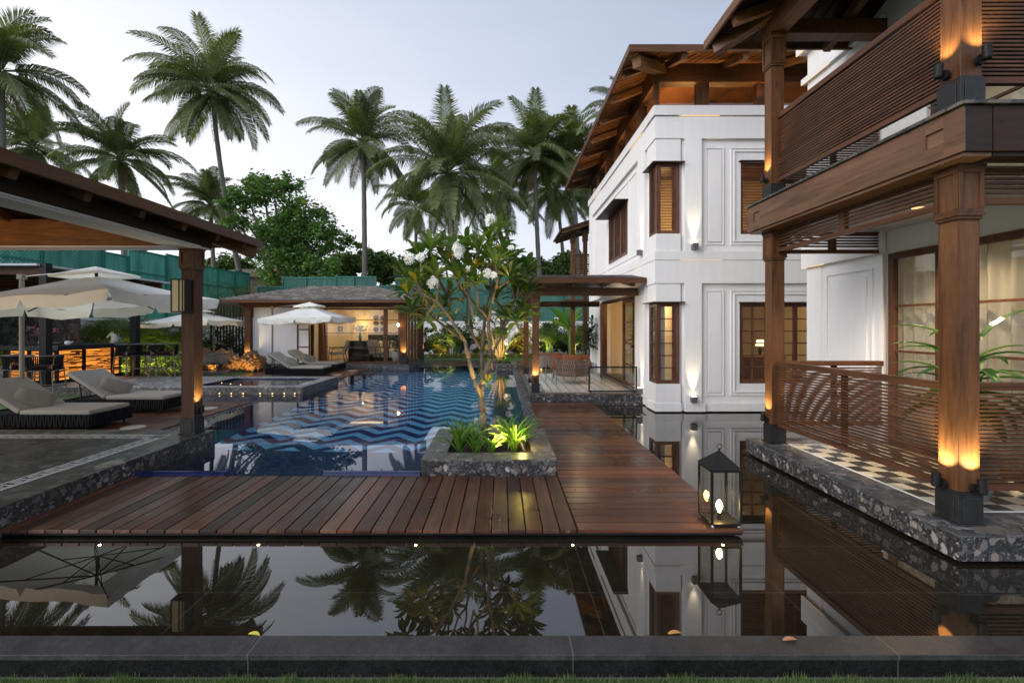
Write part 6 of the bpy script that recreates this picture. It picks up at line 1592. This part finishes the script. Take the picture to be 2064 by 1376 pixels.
nm = ['beside the guest house', 'left of the far planter', 'behind the far pool end', 'near the agave', 'behind the far planter', 'next to the rear fence pier']
for i, (px, k, h, w) in enumerate(shr):
    shrub(P(px, YW), YW, h, w, m_croton if k == 'croton' else m_darkleaf, ('yellow mottled croton shrub' if k == 'croton' else 'dark green leafy shrub') + ' against the rear wall, number in the row'.replace('number in the row', ('first from the guest house corner', 'tall and next to the first', 'third along', 'tall with arching shape, fourth', 'fifth, left of the far planter', 'sixth, behind the far planter', 'low, right of the agave', 'tall, right of the agave', 'behind the distant lantern', 'tallest right of the lantern', 'below the banana plant', 'right of the banana plant', 'hidden beside the guest house')[i]), 1300, .17, seed=i)
for i, (px, h) in enumerate(((915, 2.2), (1105, 2.4), (1150, 2.0), (1180, 2.6))): areca(P(px, 25), 25 - i * .5, h, ('feathery palm left of the far planter by the rear wall', 'feathery palm behind the veranda post', 'feathery palm between the banana and the villa', 'feathery palm touching the villa corner')[i])
agave(P(1018, 25), 25, 2.3, 'tall pale sword leaved plant right of the far frangipani'); agave(P(925, 25.4), 25.4, 1.8, 'shorter pale sword leaved plant left of the far frangipani')
lp = MB()
for i in range(800):
    x = rnd.uniform(P(860, 24), P(1200, 24)); y = rnd.uniform(23.4, 24.6); leaf(lp, (x, y, -.03), rnd.uniform(0, 6.3), R(50), rnd.uniform(.2, .45), .06, R(60), 3, 'lance', .2)
lp.build('ground_cover', m_croton, kind='stuff')
# banana
t = thing('banana_plant', 'banana plant with broad upright leaves behind the veranda', 'plant', loc=(P(1148, 23), 23, 0)); g = MB()
bn = Vector((P(1150, 23), 23, 0)); g.tube([bn, bn + Vector((-.05, 0, 1.4))], [.1, .06], 8); g.build('stem', m_areca, t); g = MB()
for az, el, L in ((R(160), 72, 1.9), (R(200), 60, 1.7), (R(20), 75, 1.5), (R(-60), 55, 1.4), (R(100), 80, 2.0), (R(170), 42, 1.3)): leaf(g, bn + Vector((-.05, 0, 1.3)), az, R(el), L, .42, R(38), 8, 'lance', .2, .4)
g.build('leaf', m_strap, t)
# far frangipani in its planter
ff = thing('small_frangipani', 'small frangipani with white flowers in the far stone planter', 'tree', loc=(P(1005, 17.8), 17.8, .15)); g = MB(); lf = MB(); fl = MB()
b0 = Vector(px3(1008, 730, 17.8))
for i in range(12):
    a = i * 2.4; tip = Vector(px3(1002 + 44 * math.cos(a) * (.35 + .65 * ((i * 7) % 5) / 5), 650 + 26 * math.sin(a * 1.7), 17.8 + .6 * math.sin(a)))
    m2 = b0.lerp(tip, .45) + Vector((math.cos(a) * .1, 0, 0)); g.tube([b0, m2, tip], [.05, .035, .02], 6); rosette(lf, tip, Vector((0, 0, .5)), 15, .42, .11)
for x, y in ((960, 644), (975, 652), (993, 632), (995, 643), (1008, 645), (1025, 655), (957, 672), (1022, 690), (984, 660), (1030, 672)): fl = MB(); flower_cluster(fl, px3(x, y, 17.2), .14, 12, .07); fl.build('flower_cluster', m_petal, ff)
g.build('trunk', m_fbark, ff, smooth=True); lf.build('crown', m_frangi, ff)
strap_clump(P(985, 17.5), 17.5, .12, 16, .5, .06, 'strap leaved lily at the left of the far planter', group='strap leaved lilies in the far planter'); strap_clump(P(1020, 17.5), 17.5, .12, 18, .55, .06, 'lit strap leaved lily at the right of the far planter', group='strap leaved lilies in the far planter')
for (px, Y, z, pw, tx) in ((1006, 17.3, .25, 40, 1003), (880, 24.6, .1, 40, 885), (893, 24.6, .1, 40, 893), (1050, 24.6, .1, 60, 1055), (1097, 24.4, .1, 70, 1100), (1162, 24.2, .1, 60, 1165), (985, 24.6, .1, 50, 990), (1175, 21, .1, 30, 1180), (1020, 24.4, .1, 45, 1020)):
    lamp('SPOT', (P(px, Y), Y - .6, z), pw * 4, None, color=(1, .70, .22), to=(P(tx, Y), Y + .8, 1.3), size=.04, cone=80, blend=.8)
# left garden: arecas behind the bar and garden chairs
for i, (px, Y, h) in enumerate(((160, 16.2, 2.2), (195, 16.8, 2.6), (240, 16.5, 2.5), (290, 16.8, 2.4), (320, 17.4, 2.6), (350, 17.0, 2.2), (385, 18.5, 2.0), (130, 15.6, 2.0))):
    areca(P(px, Y), Y, h, ('areca palm behind the middle of the bar', 'areca palm above the horse head sculpture', 'areca palm behind the right end of the bar', 'lit areca palm right of the second pergola post', 'tall areca palm behind the dark bar chairs', 'areca palm left of the pavilion post', 'areca palm hidden behind the pavilion post', 'areca palm behind the pink orchids')[i], 15)
for i, (px, Y, h) in enumerate(((432, 24, 5.0), (545, 27.6, 2.6), (480, 27.6, 3.1))): areca(P(px, Y), Y, h, ('tall areca palm rising above the slatted screen beside the pavilion post', 'areca palm top above the guest house roof corner', 'areca palm top against the left net fence')[i], 13, m_palm, z=1.6 if i else .0)
for i, (px, Y, h, w) in enumerate(((255, 14.6, 1.0, 1.0), (300, 15.2, .9, 1.2), (345, 15.0, .8, .9), (215, 15.2, 1.3, 1.0), (445, 19.5, 1.8, 1.6), (480, 19.8, 1.7, 1.4), (170, 15.0, 1.2, 1.0))):
    shrub(P(px, Y), Y, h, w, m_areca if i < 4 else m_darkleaf, ('low bright shrub at the right end of the bar', 'low bright shrub behind the dark bar chairs', 'low bright shrub left of the pavilion post', 'leafy shrub behind the bar counter end', 'dark shrub behind the left part of the slatted screen', 'dark shrub behind the right part of the slatted screen', 'dark shrub behind the middle of the bar')[i], 1200, .12, group='shrubs of the left garden', seed=50 + i)
for (px, Y, tx, tY, pw) in ((250, 14.2, 255, 14.8, 30), (300, 14.3, 300, 15.5, 45), (340, 14.3, 345, 15.3, 30), (320, 15.8, 320, 17, 60), (250, 15.6, 245, 16.6, 30)):
    lamp('SPOT', (P(px, Y), Y, .05), pw * 1.6, None, color=(1, .74, .22), to=(P(tx, tY), tY, .9), size=.04, cone=90, blend=.8)
strap_clump(P(-4, 12.5), 12.5, .5, 22, .7, .12, 'bright green leafy plant at the left edge before the stone wall', m_strap, None)

# ---- potted plants
def potted(x, y, z, n, L, W, label, potc=(.25, .25, .26), h=.45, mat=m_darkleaf, stems=3, sd=0, pr_=.17, ht=1.0, split=0):
    t = thing('potted_plant', label, 'potted plant', loc=(x, y, z))
    g = MB(); g.lathe((x, y, z), [(pr_ * .65, 0), (pr_ * .95, h * .5), (pr_, h * .9), (pr_ * .9, h)], 20); g.build('pot', plain('glazed_pot', potc, .4, .2, 8), t, smooth=True)
    g = MB(); f_ = MB()
    for s in range(stems):
        tx = x + rnd.uniform(-.12, .12); ty = y + rnd.uniform(-.12, .12); tz = z + h + (ht - h) * rnd.uniform(.6, 1); g.tube([(x, y, z + h - .05), (tx, ty, tz)], .012, 5)
        for i in range(n):
            az = i * 2.4 + s; k = i / n; leaf(f_, Vector((x, y, z + h)).lerp(Vector((tx, ty, tz)), .5 + .5 * k), az, R(55 - 60 * (1 - k)) + rnd.uniform(-.2, .2), L * rnd.uniform(.7, 1.1), W, R(60) + rnd.uniform(0, .5), 7, 'lance', .2)
    g.build('stem', mat, t); f_.build('leaves', mat, t)
m_dracaena = leafmat('dracaena_leaf', (.035, .095, .022), (.07, .16, .03), .3, .2)
potted(4.02, 3.90, .146, 15, .62, .085, 'broad strap leaved potted plant behind the near ground floor balcony post', h=.4, mat=m_dracaena, stems=3, ht=1.3)
potted(4.2, 4.15, 3.165, 9, .3, .12, 'leafy potted plant on the upper balcony seen below the balustrade', h=.2, mat=m_dracaena, stems=2, ht=.55)
potted(P(798, 18.6), 18.6, .17, 12, .45, .10, 'white potted indoor plant in the guest house corner', potc=(.6, .6, .58), h=.4, stems=3, ht=1.3)
potted(3.6, 12.0, .18, 12, .4, .07, 'dark potted tree inside the villa doorway', potc=(.05, .04, .035), h=.45, stems=4, ht=1.5)
potted(P(1185, 14.8), 14.6, .0, 16, .5, .08, 'leafy potted plant beyond the veranda against the villa wall', potc=(.3, .3, .3), h=.45, stems=5, ht=2.0)
# ---- things inside the villa ground floor
for i, (x, y, l) in enumerate(((5.05, 10.0, 'glowing gold table lamp seen through the ground floor window, left of the post'), (5.9, 10.4, 'glowing gold table lamp seen through the ground floor window, right of the post'))):
    t = thing('table_lamp', l, 'lamp', 'table lamps inside the villa', loc=(x, y, .95)); g = MB(); g.lathe((x, y, .95), [(.05, 0), (.03, .04), (.05, .12), (.02, .2)], 12); g.build('lamp_base', m_dark['z'], t)
    g = MB(); g.lathe((x, y, 1.16), [(.10, 0), (.07, .14)], 14); g.build('lamp_shade', m_dim, t)
t = thing('console_table', 'timber cabinet seen through the ground floor window of the villa', 'cabinet', loc=(5.5, 10.2, .18)); g = MB(); g.box(4.8, 6.2, 9.95, 10.5, .18, .94); g.build('cabinet', m_board, t)
g = MB(); ring(g, 'y', 9.94, 9.955, 4.85, 5.45, .25, .88, .04); ring(g, 'y', 9.94, 9.955, 5.5, 6.15, .25, .88, .04); g.build('door', m_board, t)
# small floating leaves
for i, (px, py, c, l) in enumerate(((512, 1277, (.55, .5, .06), 'yellow floating leaf on the pond against the kerb on the left'), (1358, 1277, (.45, .22, .05), 'curled brown leaf on the pond against the kerb on the right'), (1590, 1290, (.35, .16, .08), 'dry brown leaf lying on the kerb'), (1550, 960, (.45, .4, .08), 'small yellow leaf floating on the pond beside the plinth'), (868, 1003, (.2, .12, .03), 'speck of dry leaf on the timber deck'))):
    z = WZ + .004 if i in (0, 1, 3) else (-.028 if i == 2 else .004); Y = (EYE - z) * F / (py - HY); g = MB(); s = .5 if i > 2 else 1
    leaf(g, (P(px, Y) - .03 * s, Y, z + .001), rnd.uniform(-.4, .4), R(12), .075 * s, .03 * s, R(30), 5, 'lance', .2); tag(g.build('fallen_leaf', plain('dry_leaf', c, .6, .2, 30)), l, 'leaf', 'fallen leaves')
